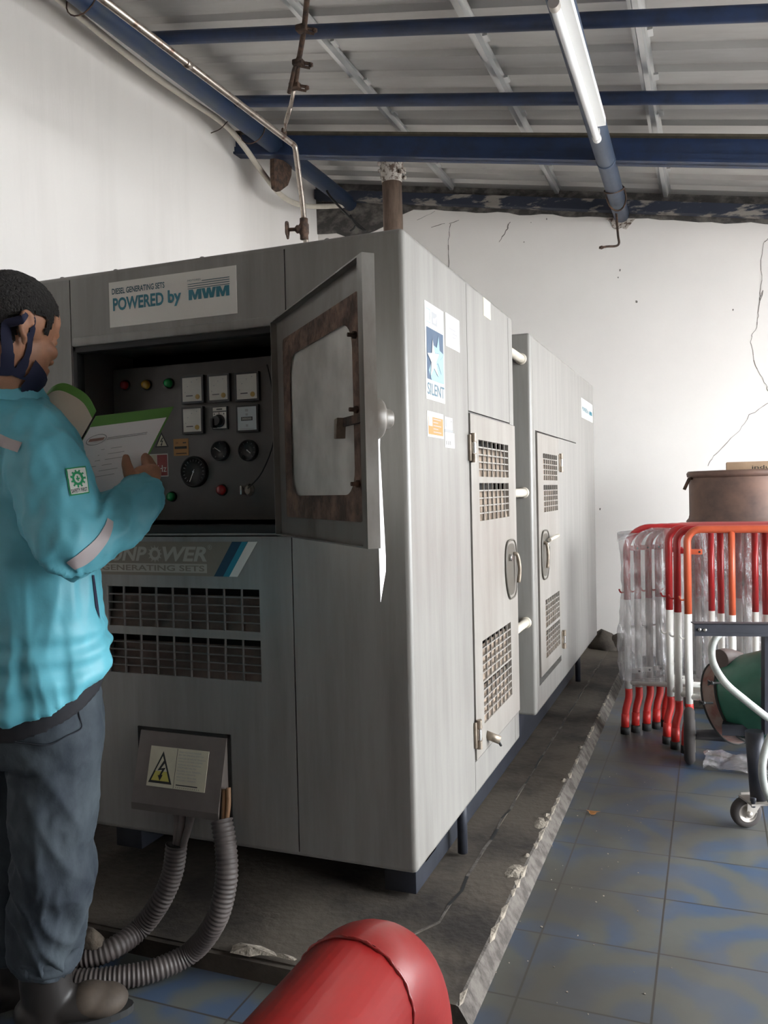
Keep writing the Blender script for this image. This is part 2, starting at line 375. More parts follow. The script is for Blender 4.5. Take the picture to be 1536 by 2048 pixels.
    def text(s, body, fr, u0, v0, u1, v1, m, off=0.0012, shear=0.0, bold=0.0):
        cu = bpy.data.curves.new('t', 'FONT'); cu.body = body; cu.resolution_u = 3; cu.offset = bold; cu.shear = shear
        ob = bpy.data.objects.new('t', cu); COL.objects.link(ob)
        bpy.context.view_layer.update()
        me = bpy.data.meshes.new_from_object(ob.evaluated_get(bpy.context.evaluated_depsgraph_get()))
        O, U, W, N = fr
        if len(me.vertices):
            xs = [v.co.x for v in me.vertices]; ys = [v.co.y for v in me.vertices]
            x0, x1, y0, y1 = min(xs), max(xs), min(ys), max(ys)
            vs = [s.bm.verts.new(O + U * (u0 + (v.co.x - x0) / max(x1 - x0, 1e-6) * (u1 - u0)) + W * (v0 + (v.co.y - y0) / max(y1 - y0, 1e-6) * (v1 - v0)) + N * off) for v in me.vertices]
            fs = []
            for p in me.polygons:
                try: fs.append(s.bm.faces.new([vs[i] for i in p.vertices]))
                except ValueError: pass
            s._set(fs, m)
            for f in fs:
                f.normal_update()
                if f.normal.dot(N) < 0: f.normal_flip()
        bpy.data.objects.remove(ob); bpy.data.curves.remove(cu); bpy.data.meshes.remove(me)
    def rect(s, fr, u0, v0, u1, v1, m, off=0.001):
        O, U, W, N = fr
        return s.face([O + U * a + W * b + N * off for a, b in ((u0, v0), (u1, v0), (u1, v1), (u0, v1))], m)
    def poly(s, fr, pts, m, off=0.0012):
        O, U, W, N = fr
        return s.face([O + U * a + W * b + N * off for a, b in pts], m)
    def ringpoly(s, fr, outer, inner, m, off=0.0012):
        O, U, W, N = fr; k = len(outer)
        for i in range(k):
            a, b, c, d = outer[i], outer[(i + 1) % k], inner[(i + 1) % k], inner[i]
            s.face([O + U * p[0] + W * p[1] + N * off for p in (a, b, c, d)], m)
    def plate(s, fr, u0, v0, u1, v1, m, t=0.001):
        O, U, W, N = fr
        p = [O + U * a + W * b for a, b in ((u0, v0), (u1, v0), (u1, v1), (u0, v1))]
        s.prism(p, N * t, m)
    def disc(s, fr, u, v, r, m, t=0.002, n=24):
        O, U, W, N = fr
        s.prism([O + U * (u + r * math.cos(2 * math.pi * i / n)) + W * (v + r * math.sin(2 * math.pi * i / n)) for i in range(n)], N * t, m)
    def build(s, name, parent=None, weld=0.0, sharp=35):
        if weld: bmesh.ops.remove_doubles(s.bm, verts=s.bm.verts, dist=weld)
        for e in s.bm.edges:
            if len(e.link_faces) == 2 and e.calc_face_angle(0) > math.radians(sharp): e.smooth = False
        me = bpy.data.meshes.new(name); s.bm.to_mesh(me); s.bm.free()
        return link_mesh(name, me, s.mats, parent)

def smooth_path(pts, k=8):
    """Catmull-Rom through the points"""
    pts = [V(p) for p in pts]; out = []
    for i in range(len(pts) - 1):
        p0 = pts[max(i - 1, 0)]; p1 = pts[i]; p2 = pts[i + 1]; p3 = pts[min(i + 2, len(pts) - 1)]
        for j in range(k):
            t = j / k
            out.append(0.5 * ((2 * p1) + (p2 - p0) * t + (2 * p0 - 5 * p1 + 4 * p2 - p3) * t * t + (3 * p1 - p0 - 3 * p2 + p3) * t ** 3))
    out.append(pts[-1]); return out
def single(name, mb, label, cat, group=None, **k):
    return tag(mb.build(name, **k), label, cat, group)
def structure(name, mb, **k):
    o = mb.build(name, **k); o['kind'] = 'structure'; return o

# ================================================================ THE SETTING
LX, BY, FY = -2.222, 4.2, -3.6                 # left wall, back wall, wall behind the viewer
SL = 0.183                                     # fall of the roof towards the right
def roof_z(x, dz=0.0): return 3.155 - SL * (x - 0.12) + dz

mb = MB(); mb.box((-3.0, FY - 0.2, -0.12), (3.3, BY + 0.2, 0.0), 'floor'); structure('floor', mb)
mb = MB(); mb.box((3.3, -9, -0.14), (16, 14, -0.02), mat('pale_yard_concrete', (0.42, 0.41, 0.39), 0.9, var=0.2, vs=2)); structure('yard_ground', mb)

# left wall
mb = MB()
mb.prism([(LX, FY, -0.1), (LX, BY, -0.1), (LX, BY, 3.62), (LX, FY, 3.62)], (-0.15, 0, 0), 'wall_streaked')
structure('wall_left', mb)
# back wall with its cracks and broken foot
mb = MB()
def btop(x): return roof_z(x, 0.036)
mb.prism([(LX - 0.15, BY, -0.1), (4.2, BY, -0.1), (4.2, BY, btop(4.2)), (LX - 0.15, BY, btop(LX - 0.15))], (0, 0.15, 0), 'wall')
def crack(pix, w):
    pts = [ony(px, py, BY - 0.0015) for px, py in pix]
    fine = []
    for a, b in zip(pts, pts[1:]):
        for j in range(4): fine.append(a.lerp(b, j / 4) + V((random.uniform(-1, 1) * 0.006, 0, random.uniform(-1, 1) * 0.004)))
    fine.append(pts[-1])
    for a, b in zip(fine, fine[1:]):
        d = (b - a); n = V((-d.z, 0, d.x)).normalized() * w * random.uniform(0.5, 1.2)
        mb.face([a - n, a + n, b + n, b - n], 'crack')
crack([(1536, 476), (1529, 486), (1521, 530), (1523, 570), (1519, 600), (1526, 580), (1515, 625), (1516, 650), (1503, 670), (1502, 690), (1512, 730), (1530, 765), (1536, 782)], 0.0022)
crack([(1536, 806), (1500, 830), (1478, 862), (1448, 892), (1428, 912), (1416, 932)], 0.0016)
crack([(1020, 444), (1012, 462), (998, 484)], 0.004)
crack([(900, 448), (897, 480), (898, 520), (897, 550)], 0.003)
crack([(898, 448), (918, 440)], 0.002); crack([(862, 455), (890, 447)], 0.002)
crack([(1284, 395), (1280, 408), (1291, 426)], 0.003)
crack([(835, 440), (870, 422)], 0.0015)
for px, py, r in ((1093, 438, .006), (1240, 540, .008), (1236, 555, .006), (1273, 603, .01), (1466, 620, .006), (1200, 1018, .008), (1062, 445, .004), (1048, 484, .004), (1140, 430, .004)):
    c = ony(px, py, BY - 0.0015)
    mb.face([c + V((r * math.cos(a) * random.uniform(.5, 1.1), 0, r * math.sin(a) * random.uniform(.7, 1.4))) for a in [i * math.pi / 4 for i in range(8)]], 'crack')
structure('wall_back', mb)
# grimy broken band along the top of the back wall and in the far corner
mb = MB()
xs = [LX + i * (3.4 - LX) / 70 for i in range(71)]
low = []
for x in xs:
    d = 0.171 + 0.02 * noise.noise(V((x * 6, 3, 0)))
    if x < -1.42: d = 0.396 + 0.09 * noise.noise(V((x * 5, 1, 0))) - 0.17 * max(0, min(1, (x + 1.85) / 0.3))
    low.append(max(0.1, d))
for i in range(70):
    a, b = xs[i], xs[i + 1]; y = BY - 0.012
    mb.face([(a, y, btop(a) - low[i]), (b, y, btop(b) - low[i + 1]), (b, y - 0.012, btop(b)), (a, y - 0.012, btop(a))], 'grime')
    mb.face([(a, y, btop(a) - low[i]), (b, y, btop(b) - low[i + 1]), (b, BY, btop(b) - low[i + 1]), (a, BY, btop(a) - low[i])], 'grime')
structure('trim_1', mb)
# wall behind the viewer and the closed, unseen ends of the right side, sized to shape the light; the rest of that side is open to the daylight
OPEN_Y = -0.65
mb = MB(); mb.box((LX - 0.15, FY - 0.15, -0.1), (3.3, FY, 3.65), 'dimwall'); structure('wall_front', mb)
mb = MB(); mb.box((3.15, FY, -0.1), (3.3, OPEN_Y, 2.75), 'dimwall'); structure('wall_right_unseen', mb)
mb = MB(); mb.box((3.15, 3.6, -0.1), (3.3, BY, 2.75), 'wall'); structure('wall_right_unseen', mb)  # added out of view to cut daylight on the rear canopy

# roof sheet: trapezoid ribs running down the slope
mb = MB(); prof = []; y = FY - 0.3; p = 0.21
while y < BY + 0.05:
    prof += [(y, 0.0), (y + p * 0.56, 0.0), (y + p * 0.66, 0.024), (y + p * 0.90, 0.024)]; y += p
prof = [q for q in prof if q[0] <= BY]; prof.append((BY, 0.0))
rows = []
for x in (LX - 0.1, -1.0, 0.2, 1.4, 3.6): rows.append([V((x, yy, roof_z(x, 0.035 + zz))) for yy, zz in prof])
mb.grid(rows, 'sheet', smooth=False)
rows2 = [[q + V((0, 0, 0.003)) for q in r] for r in rows]; mb.grid(rows2, 'sheet', smooth=False)
structure('ceiling', mb)

# concrete base of the machine
mb = MB()
mb.prism([(-1.9, -0.07, 0), (0.108, -0.07, 0), (0.108, BY, 0), (-1.9, BY, 0)], (0, 0, 0.046), 'concrete')
M['arris'] = mat('worn_grey_kerb_face', (0.125, 0.11, 0.096), 0.9, 0, dark=(0.055, 0.046, 0.04), vs=9, stretch=(1, 2.5, 2.5), lo=0.4, hi=0.58, bump=0.4, bs=60)
mb.prism([(0.108, -0.07, 0), (0.142, -0.07, 0), (0.114, -0.07, 0.044), (0.108, -0.07, 0.046)], (0, BY + 0.07, 0), 'arris')
mb.prism([(-1.9, -0.055, 0.046), (-0.2, -0.055, 0.046), (-0.03, 0.25, 0.046), (-0.026, BY, 0.046), (-1.9, BY, 0.046)], (0, 0, 0.004), 'concrete')
# worn pale arris and broken mortar
def chip(c, r, m='mortar', n=9, flat=0.006, sx=1, sy=1):
    c = V(c); pts = []
    for i in range(n):
        a = 2 * math.pi * i / n; rr = r * random.uniform(0.55, 1.15)
        pts.append(c + V((rr * sx * math.cos(a), rr * sy * math.sin(a), 0)))
    top = mb.bm.verts.new(c + V((0, 0, flat))); vs = [mb.bm.verts.new(q) for q in pts]
    fs = [mb.bm.faces.new((vs[i], vs[(i + 1) % n], top)) for i in range(n)]; mb._set(fs, m)
for (yy, r) in ((0.60, .035), (0.72, .012), (0.98, .03), (1.06, .015), (1.42, .016), (1.86, .012)):
    chip((0.108 - r * 0.5, yy, 0.0465), r, sy=1.7, sx=0.8)
yv = -0.07
while yv < 3.2:
    ln = random.uniform(0.03, 0.12); w = random.uniform(0.002, 0.006)
    if random.random() < 0.4: mb.face([(0.1165, yv, 0.045), (0.1172 + w * .8, yv + ln * .3, 0.044 - w), (0.1165, yv + ln, 0.045), (0.1085 - w, yv + ln * .6, 0.0468)], 'mortar')
    yv += ln
# hairline joint between the two pours of the base, with dark and pale stretches
pj = [(-0.21, -0.05)] + [(-0.03 + 0.012 * noise.noise(V((k * .7, 0, 4))), 0.25 + k * 0.09) for k in range(40)]
for a, b in zip(pj, pj[1:]):
    w = random.uniform(.002, .006); mb.face([(a[0] - w, a[1], .0508), (a[0] + w, a[1], .0508), (b[0] + w, b[1], .0508), (b[0] - w, b[1], .0508)], 'arris' if random.random() < .55 else 'rubber')
structure('concrete_plinth', mb)
# loose broken mortar on the front edge
mb = MB(); chip((-0.42, -0.055, 0.063), 0.05, sx=1.5, sy=0.5, flat=0.012); chip((-0.33, -0.05, 0.063), 0.02, sx=2, sy=.6)
single('mortar_patch', mb, 'pale broken mortar on the front edge of the concrete base left of the red pipe', 'rubble')
mb = MB()
c = at(176, 1862, 2.05)
mb.ball((c.x, c.y, 0.09), 0.042, 'rubble', 2, (1.0, 0.7, 0.85))
for v in mb.bm.verts: v.co += V((noise.noise(v.co * 22), noise.noise(v.co * 25 + V((3, 0, 0))), noise.noise(v.co * 20 + V((0, 5, 0))))) * 0.02
single('rubble_lump', mb, 'tan lump of rubble on the concrete base behind the leg of the person', 'rubble')
mb = MB()
for px, py, z, r in ((1216, 1285, 0.05, .12), (1235, 1305, 0.04, .10), (1222, 1300, 0.04, .09)):
    c = onz(px, py, z); mb.ball((c.x, BY - 0.06, 0.06), r, 'concrete', 2, (1, .6, 1))
for v in mb.bm.verts: v.co += V((noise.noise(v.co * 12), noise.noise(v.co * 12 + V((3, 0, 0))), noise.noise(v.co * 12 + V((0, 5, 0))))) * 0.04
single('plaster_heap', mb, 'crumbled grey plaster heap at the foot of the back wall behind the generator', 'rubble')

# ================================================================ ROOF STEEL
def slope_beam(y, x0, x1, half_w, half_h, centre_dz, kind):
    mb = MB()
    def P(x, dy, dz): return V((x, y + dy, 3.045 - SL * (x - 0.12) + centre_dz + dz))
    if kind == 'big':
        for (dy0, dy1, z0, z1, m) in ((-.012, .012, -half_h, half_h, 'blue'), (-half_w, half_w, -half_h, -half_h + .014, 'blue'), (-half_w, half_w, half_h - .014, half_h, 'olive'), (-.03, -.012, -half_h + .014, -half_h + .05, 'blue')):
            mb.prism([P(x0, dy0, z0), P(x1, dy0, z0), P(x1, dy1, z0), P(x0, dy1, z0)], (0, 0, z1 - z0), m)
    else:
        mb.tube([P(x0, 0, 0), P(x1, 0, 0)], half_h, 'blue', 16)
    return mb
G = 'blue rafters under the roof sheet'
single('roof_rafter', slope_beam(3.0, LX + 0.0, 3.5, 0.045, 0.074, 0.0, 'big'), 'deep blue steel rafter just in front of the back wall, thickest of the three', 'beam', G)
single('roof_rafter', slope_beam(2.42, LX + 0.28, 3.5, 0.03, 0.031, 0.033, 's'), 'slim blue steel rafter across the roof, the middle one of three', 'beam', G)
single('roof_rafter', slope_beam(1.69, LX + 0.28, 3.5, 0.03, 0.031, 0.033, 's'), 'slim blue steel rafter across the roof, nearest to the camera', 'beam', G)
# plate along the top of the back wall
mb = MB(); x0, x1 = LX + 0.02, 3.4
mb.prism([(x0, BY - 0.09, roof_z(x0, -0.11)), (x1, BY - 0.09, roof_z(x1, -0.11)), (x1, BY - 0.03, roof_z(x1, -0.11)), (x0, BY - 0.03, roof_z(x0, -0.11))], (0, 0, 0.075), mat('peeling_blue_plate', (0.022, 0.028, 0.048), 0.7, 0, dark=(0.26, 0.235, 0.21), vs=6, stretch=(0.8, 1, 2.6), lo=0.40, hi=0.47))
single('wall_plate_beam', mb, 'dark blue steel plate with peeling plaster along the top of the back wall', 'beam')
# galvanised battens
names = ['leftmost galvanised roof batten, crossing behind the rusty wire rope', 'second galvanised roof batten from the left, left of the tube lamp', 'galvanised roof batten to the right of the tube lamp', 'galvanised roof batten above the open side of the shed']
for x, lb in zip((-1.10, -0.335, 0.385, 1.1), names):
    mb = MB(); z = roof_z(x, 0.032); w = 0.017
    pr = [(-.036, 0), (-.020, 0), (-.012, -.032), (.012, -.032), (.020, 0), (.036, 0)]
    mb.grid([[V((x + a, yy, z + b - SL * a)) for a, b in pr] for yy in (FY, BY - 0.06)], 'galv', smooth=False)
    mb.grid([[V((x + a, yy, z + b - SL * a + .0025)) for a, b in pr] for yy in (FY, BY - 0.06)], 'galv', smooth=False)
    for yy in [0.3 + 0.42 * i for i in range(9)]: mb.box((x + .03, yy, z - .016), (x + .052, yy + .06, z + .004), 'galv')
    single('roof_batten', mb, lb, 'batten', 'galvanised roof battens')
# pipe beams along the building
mb = MB()
mb.tube([(0.238, -0.6, 2.742), (0.180, 1.3, 2.865), (0.094, 4.2, 3.045)], [0.047, 0.048, 0.052], 'bluepipe', 24)
mb.tube([V((0.1320, 2.92, 2.9655)), V((0.1308, 2.96, 2.968))], 0.0525, 'bluepipe', 24)
single('pipe_beam', mb, 'faded blue round pipe beam over the room that carries the tube lamp', 'beam')
mb = MB(); mb.tube([(-1.93, -1.6, 3.405), (-1.93, 4.2, 3.415)], 0.055, mat('dark_blue_pipe_paint', (0.020, 0.040, 0.095), 0.45, 0, dark=(0.034, 0.050, 0.08), vs=6), 24)
single('pipe_beam', mb, 'dark blue round pipe beam running along the left wall under the roof', 'beam')
# cement round the right pipe's end
mb = MB(); e = V((0.094, BY - 0.004, 3.03))
pts = [e + V(((0.075 + 0.03 * random.random()) * math.cos(a), 0, (0.06 + 0.035 * random.random()) * math.sin(a))) for a in [i * math.pi / 8 for i in range(16)]]
mb.prism(pts, (0, -0.006, 0), 'lagging'); single('cement_collar', mb, 'chipped cement where the right pipe beam enters the back wall', 'rubble')

# tube lamp under the pipe beam
t = thing('fluorescent_lamp', (0.13, 2.1, 2.9), 'white fluorescent batten lamp with a bare tube fixed under the blue pipe beam', 'lamp')
A = at(1108, 8, 2.60); B = at(1194, 277, 3.70); ax = (B - A).normalized()
side = ax.cross(V((0, 0, 1))).normalized(); upv = side.cross(ax)
mb = MB(); HB = [(-0.006, 0.024), (0.046, 0.024), (0.046, 0.058), (-0.006, 0.058)]
a0 = A - ax * 0.02; L = (B - A).length - 0.05
mb.prism([a0 + side * s_ + upv * u_ for s_, u_ in HB], ax * L, 'white')
mb.build('lamp_housing', t)
mb = MB(); mb.tube([A + upv * 0.0, A + ax * 0.02, B - ax * 0.02, B], [.0165] * 4, 'tube', 20); mb.build('tube', t)
mb = MB(); mb.cyl(A - ax * 0.012, A + ax * 0.02, 0.0185, 'caster', 20); mb.box(A - V((.012, .01, .0)), A + V((.012, .012, .04)), 'white'); mb.build('tube_cap', t)
mb = MB(); mb.cyl(B - ax * 0.02, B + ax * 0.01, 0.0185, 'white', 20); mb.box(B - V((.012, .012, .0)), B + V((.012, .01, .04)), 'white'); mb.build('tube_cap', t)

# rusty rod hanging off the right pipe beam, and the wire that ties it
mb = MB()
mb.tube(smooth_path([at(1230, 395, 5.50), at(1233, 430, 5.50), at(1236, 470, 5.50), at(1238, 486, 5.50), at(1232, 492, 5.50), at(1215, 493, 5.48), at(1204, 495, 5.46)], 5), 0.0075, 'rust', 8)
mb.ball(at(1203, 495, 5.46), 0.016, 'rust', 1, (1.2, 1, .8))
single('bent_rod', mb, 'thin rusty bent rod hanging below the end of the right pipe beam', 'rod')
mb = MB()
for (y_, tilt) in ((3.55, 0.12), (3.68, -0.1)):
    c = V((0.112, y_, 3.005)); mb.tube([c + V((0.058 * math.cos(a), tilt * math.sin(a), 0.058 * math.sin(a))) for a in [i * math.pi / 10 for i in range(20)]], 0.006, 'rust', 6, closed=True)
mb.tube([at(1222, 362, 5.2), at(1229, 400, 5.45)], 0.006, 'rust', 6)
single('tie_wire', mb, 'rusty tie wire wound round the end of the right pipe beam', 'wire')

# steel fuel pipe along the left beam, down to the machine
t = thing('fuel_pipe', onx(612, 480, -1.18), 'worn steel fuel pipe beside the left pipe beam with a rusty valve', 'pipe')
XP = -1.18
p1 = onx(590, 292, XP); p0 = p1 + V((0.0, -2.6, -0.03)); d0 = onx(207, 0, XP) - p1
p0 = p1 + d0 * 2.0; q = onx(604, 395, XP); f = onx(612, 480, XP); f2 = V((f.x, f.y, 1.785))
mb = MB(); mb.tube([p0, p1 - (p1 - p0).normalized() * .05] + smooth_path([p1 - (p1 - p0).normalized() * .05, p1 - (p1 - p0).normalized() * .012, p1.lerp(q, 0.06), p1.lerp(q, .25)], 5)[1:] + [q, f, f2], 0.0135, 'steelpipe', 14)
for k in (0.32, 0.72): c = p1.lerp(p0, k); mb.cyl(c, c + (p0 - p1).normalized() * .03, 0.016, 'steelpipe', 14)
mb.build('pipe', t)
mb = MB(); vc = onx(608, 458, XP)
mb.lathe(vc - V((0, 0, .05)), (0, 0, 1), [(0, 0), (.02, 0), (.02, .02), (.024, .03), (.024, .07), (.02, .08), (.02, .10), (0, .1)], 'rust', 16)
dl = V((-0.93, -0.3, 0)).normalized()
mb.lathe(vc, dl, [(0, 0), (.02, .01), (.02, .035), (.009, .045), (.009, .075), (0, .075)], 'rust', 14); vb = mb.build('valve', t)
mb = MB(); hc = vc + dl * .082; w1 = dl.cross(V((0, 0, 1))).normalized(); w2 = V((0, 0, 1))
mb.tube([hc + (w1 * math.cos(a) + w2 * math.sin(a)) * (.036 + .004 * math.cos(5 * a)) for a in [i * math.pi / 12 for i in range(24)]], 0.0055, 'rust', 8, closed=True)
for k in range(5): a = 2 * math.pi * k / 5; mb.tube([hc, hc + (w1 * math.cos(a) + w2 * math.sin(a)) * .036], 0.004, 'rust', 6)
mb.ball(hc, .011, 'rust', 1); mb.build('handwheel', vb)

# cream cable under the left beam
mb = MB(); XC = -2.06
cp = [onx(-60, -140, XC), onx(121, 0, XC), onx(203, 68, XC), onx(298, 143, XC), onx(370, 194, XC), onx(446, 246, XC), onx(487, 292, XC), onx(525, 345, -2.05), onx(560, 388, -2.03), onx(592, 407, -2.02), onx(630, 413, -1.98), onx(690, 411, -1.95)]
mb.tube(smooth_path(cp, 6), 0.018, 'cable_white', 12)
single('sagging_cable', mb, 'cream cable sagging along the top of the left wall into the far corner', 'cable')
for yy, lb in ((1.25, 'thin wire round the near end of the left pipe beam, at the top edge'), (2.75, 'thin wire round the left pipe beam near the middle rafter')):
    mb = MB(); c = V((-1.955, yy, 3.42)); mb.tube([c + V((0.085 * math.cos(a), 0.02 * math.sin(a), 0.085 * math.sin(a))) for a in [i * math.pi / 10 for i in range(20)]], 0.0035, 'rust', 6, closed=True)
    single('binding_wire', mb, lb, 'wire')
mb = MB(); mb.tube(smooth_path([onx(455, 243, -2.03), onx(440, 258, -2.06), onx(422, 266, -2.08)], 5), 0.003, 'rust', 6)
single('binding_wire', mb, 'loose wire end sticking out under the cream cable on the left wall', 'wire')
mb = MB()
mb.tube(smooth_path([ony(641, 348, 3.75), ony(650, 352, 3.72), ony(655, 385, 3.72), ony(690, 425, 3.76), ony(712, 445, 3.8), ony(732, 462, 3.82)], 6), 0.008, 'black', 8)
mb.tube(smooth_path([ony(700, 430, 3.77), ony(714, 452, 3.8), ony(728, 461, 3.82)], 5), 0.008, 'black', 8)
mb.tube(smooth_path([ony(712, 446, 3.8), ony(708, 456, 3.8), ony(700, 462, 3.8)], 5), 0.007, 'black', 8)
single('loose_black_cable', mb, 'loose black cables dropping from the left pipe beam at the far corner', 'cable')
# rusty bracket and rope
t = thing('rusty_bracket', onx(557, 385, -1.96), 'rusty steel lug with a curved lower end hanging under the left pipe beam', 'bracket')
mb = MB(); pb = [(540, 318), (576, 326), (575, 352), (568, 372), (552, 384), (543, 378), (540, 350)]
mb.prism([onx(px, py, -1.96) for px, py in pb], (0.03, 0, 0), 'rust'); mb.build('plate', t)
mb = MB(); c = onx(556, 362, -1.94); mb.tube([c + V((0, .045 * math.cos(a), .045 * math.sin(a))) for a in [i * math.pi / 10 for i in range(20)]], .014, 'rust', 8, closed=True); mb.build('ring', t)
t = thing('wire_rope', at(590, 180, 3.72), 'rusty wire rope with clips hanging from the roof beside the leftmost batten', 'rope')
top = at(619, -60, 3.15)
mb = MB(); RP = [top, at(610, 40, 3.40), at(603, 90, 3.52), at(596, 130, 3.62), at(590, 175, 3.72)]
mb.tube(smooth_path(RP, 5), 0.0115, 'rust', 8); mb.tube([at(599, 110, 3.57), at(588, 140, 3.64), at(578, 186, 3.72)], 0.0095, 'rust', 8)
mb.build('rope', t)
mb = MB()
for a, b in (((590, 172, 3.72), (582, 215, 3.82)), ((587, 180, 3.73), (579, 217, 3.82)), ((582, 213, 3.82), (573, 246, 3.90)), ((579, 213, 3.82), (570, 245, 3.90)), ((572, 243, 3.90), (569, 262, 3.96))):
    mb.tube([at(*a), at(*b)], 0.007, 'steelpipe', 8)
mb.tube([at(568, 258, 3.96), at(568, 277, 4.0)], 0.013, 'rust', 8); mb.build('turnbuckle', t)
for px, py, dp in ((604, 57, 3.44), (597, 126, 3.61), (590, 172, 3.71)):
    mb = MB(); c = at(px, py, dp)
    mb.box(c - V((.024, .02, .013)), c + V((.024, .02, .013)), 'rust', .006); mb.cyl(c + V((.01, 0, 0)), c + V((.052, .02, -.006)), .007, 'rust', 8); mb.cyl(c + V((.01, 0, -.016)), c + V((.046, .02, -.022)), .006, 'rust', 8)
    mb.ball(c + V((.05, .018, -.01)), .012, 'rust', 1); mb.build('rope_clip', t)

# exhaust stack of the machine
t = thing('exhaust_pipe', (-1.19, 3.15, 1.78), 'rusty brown vertical exhaust pipe rising behind the generator to the roof', 'pipe')
mb = MB(); mb.tube([(-1.185, 3.15, 1.775), (-1.20, 3.15, 3.33)], 0.062, 'exhaust', 24); mb.build('pipe', t)
mb = MB(); c = V((-1.198, 3.15, 3.165))
mb.tube([c - V((0, 0, .05)), c, c + V((0, 0, .05)), c + V((0, 0, .12))], [.064, .068, .075, .07], 'lagging', 24)
for k in range(16): a = random.random() * 6.28; r = .08; q = c + V((r * math.cos(a), r * math.sin(a), random.uniform(-.02, .1))); mb.ball(q, random.uniform(.008, .02), 'lagging', 1)
mb.build('torn_lagging', t)
# ================================================================ GENERATOR
FRONT = (V((0, 0, 0)), V((1, 0, 0)), V((0, 0, 1)), V((0, -1, 0)))
SIDE = (V((0, 0, 0)), V((0, 1, 0)), V((0, 0, 1)), V((1, 0, 0)))
def shift(fr, u=0, v=0, n=0): O, U, W, N = fr; return (O + U * u + W * v + N * n, U, W, N)
W_, ZB, ZT, Y1, Y2, Y3 = -1.265, 0.2875, 1.7823, 1.120, 1.422, 3.29
gen = thing('generator', (-0.63, 1.64, 0.06), 'large grey silenced diesel generator set on a concrete base, control door open', 'generator')

def shell(y0, y1, open_front, open_side, r=0.013):
    """canopy box with rounded arrises, its front and side faces left out where a panel goes"""
    mb = MB(); mb.box((W_, y0, ZB), (0, y1, ZT), 'canopy', r, 3)
    kill = []
    for f in mb.bm.faces:
        f.normal_update(); n = f.normal; a = f.calc_area()
        if a > 0.4 and ((open_front and n.y < -0.99) or (open_side and n.x > 0.99)): kill.append(f)
    bmesh.ops.delete(mb.bm, geom=kill, context='FACES')
    return mb, r
# ---- front canopy
RX0, RX1, RZ0, RZ1 = -0.956, -0.336, 1.084, 1.592
DR = (0.5225, 1.112, 0.388, 1.402)             # side door opening y0,y1,z0,z1
mb, r = shell(0, Y1, True, True)
fh = [(RX0, RX1, RZ0, RZ1), (-0.3072, -0.3038, ZB, RZ0 - .0), (-0.3072, -0.3038, RZ0, ZT), (-0.9607, -0.9573, ZB, ZT), (-0.9573, -0.3072, 1.0755, 1.079),
      (-0.864, -0.399, 0.838, 0.944), (-0.864, -0.399, 0.713, 0.817), (-0.765, -0.50, 0.372, 0.565)]
mb.panel(FRONT, W_ + r, -r, ZB + r, ZT - r, fh, 0.02, 'canopy', 'canopy')
sh = [(DR[0] - .004, DR[1] - .01, DR[2], DR[3]), (DR[0] - .004, DR[0] - .0005, ZB, ZT), (1.044, 1.0475, DR[3], ZT), (1.044, 1.0475, ZB, DR[2]), (DR[0], 1.0475, 1.4035, 1.4075)]
mb.panel(SIDE, 0 + r, Y1 - r, ZB + r, ZT - r, sh, 0.02, 'canopy', 'canopy')
mb.build('front_canopy', gen)
# dark inside and lining
mb = MB()
mb.box((W_ + .03, .26, ZB + .02), (-.05, Y1 - .03, ZT - .02), 'inside')
mb.box((W_ + .03, .10, ZB + .02), (-.97, .26, ZT - .02), 'inside'); mb.box((-.325, .06, ZB + .02), (-.05, .26, ZT - .02), 'inside')
mb.box((-.97, .06, ZB + .02), (-.325, .26, 1.06), 'inside'); mb.box((-.97, .06, 1.62), (-.325, .26, ZT - .02), 'inside')
mb.build('inner_housing', gen)
# lip over the recess and rubber seal round it
mb = MB()
mb.box((-.953, -.006, 1.588), (-.312, .012, 1.612), 'canopy', .005)
mb.build('door_lip', gen)
mb = MB()
for lo, hi in (((RX0, .0, RZ0), (RX1, .035, RZ0 + .022)), ((RX0, .0, RZ1 - .02), (RX1, .03, RZ1)), ((RX0, .0, RZ0), (RX0 + .014, .03, RZ1)), ((RX1 - .012, .0, RZ0), (RX1, .03, RZ1))):
    mb.box(lo, hi, 'rubber', .004)
mb.build('door_seal', gen)
mb = MB(); q = [V((RX0 - .004, .02, RZ0)), V((RX1 + .004, .02, RZ0)), V((RX1 + .004, .02, RZ1)), V((RX0 - .004, .02, RZ1))]
bk = [p + V((0, .24, 0)) for p in q]
for i in range(4): mb.face([q[i], q[(i + 1) % 4], bk[(i + 1) % 4], bk[i]], 'panel')
mb.face(bk, 'panel'); mb.build('control_recess', gen)
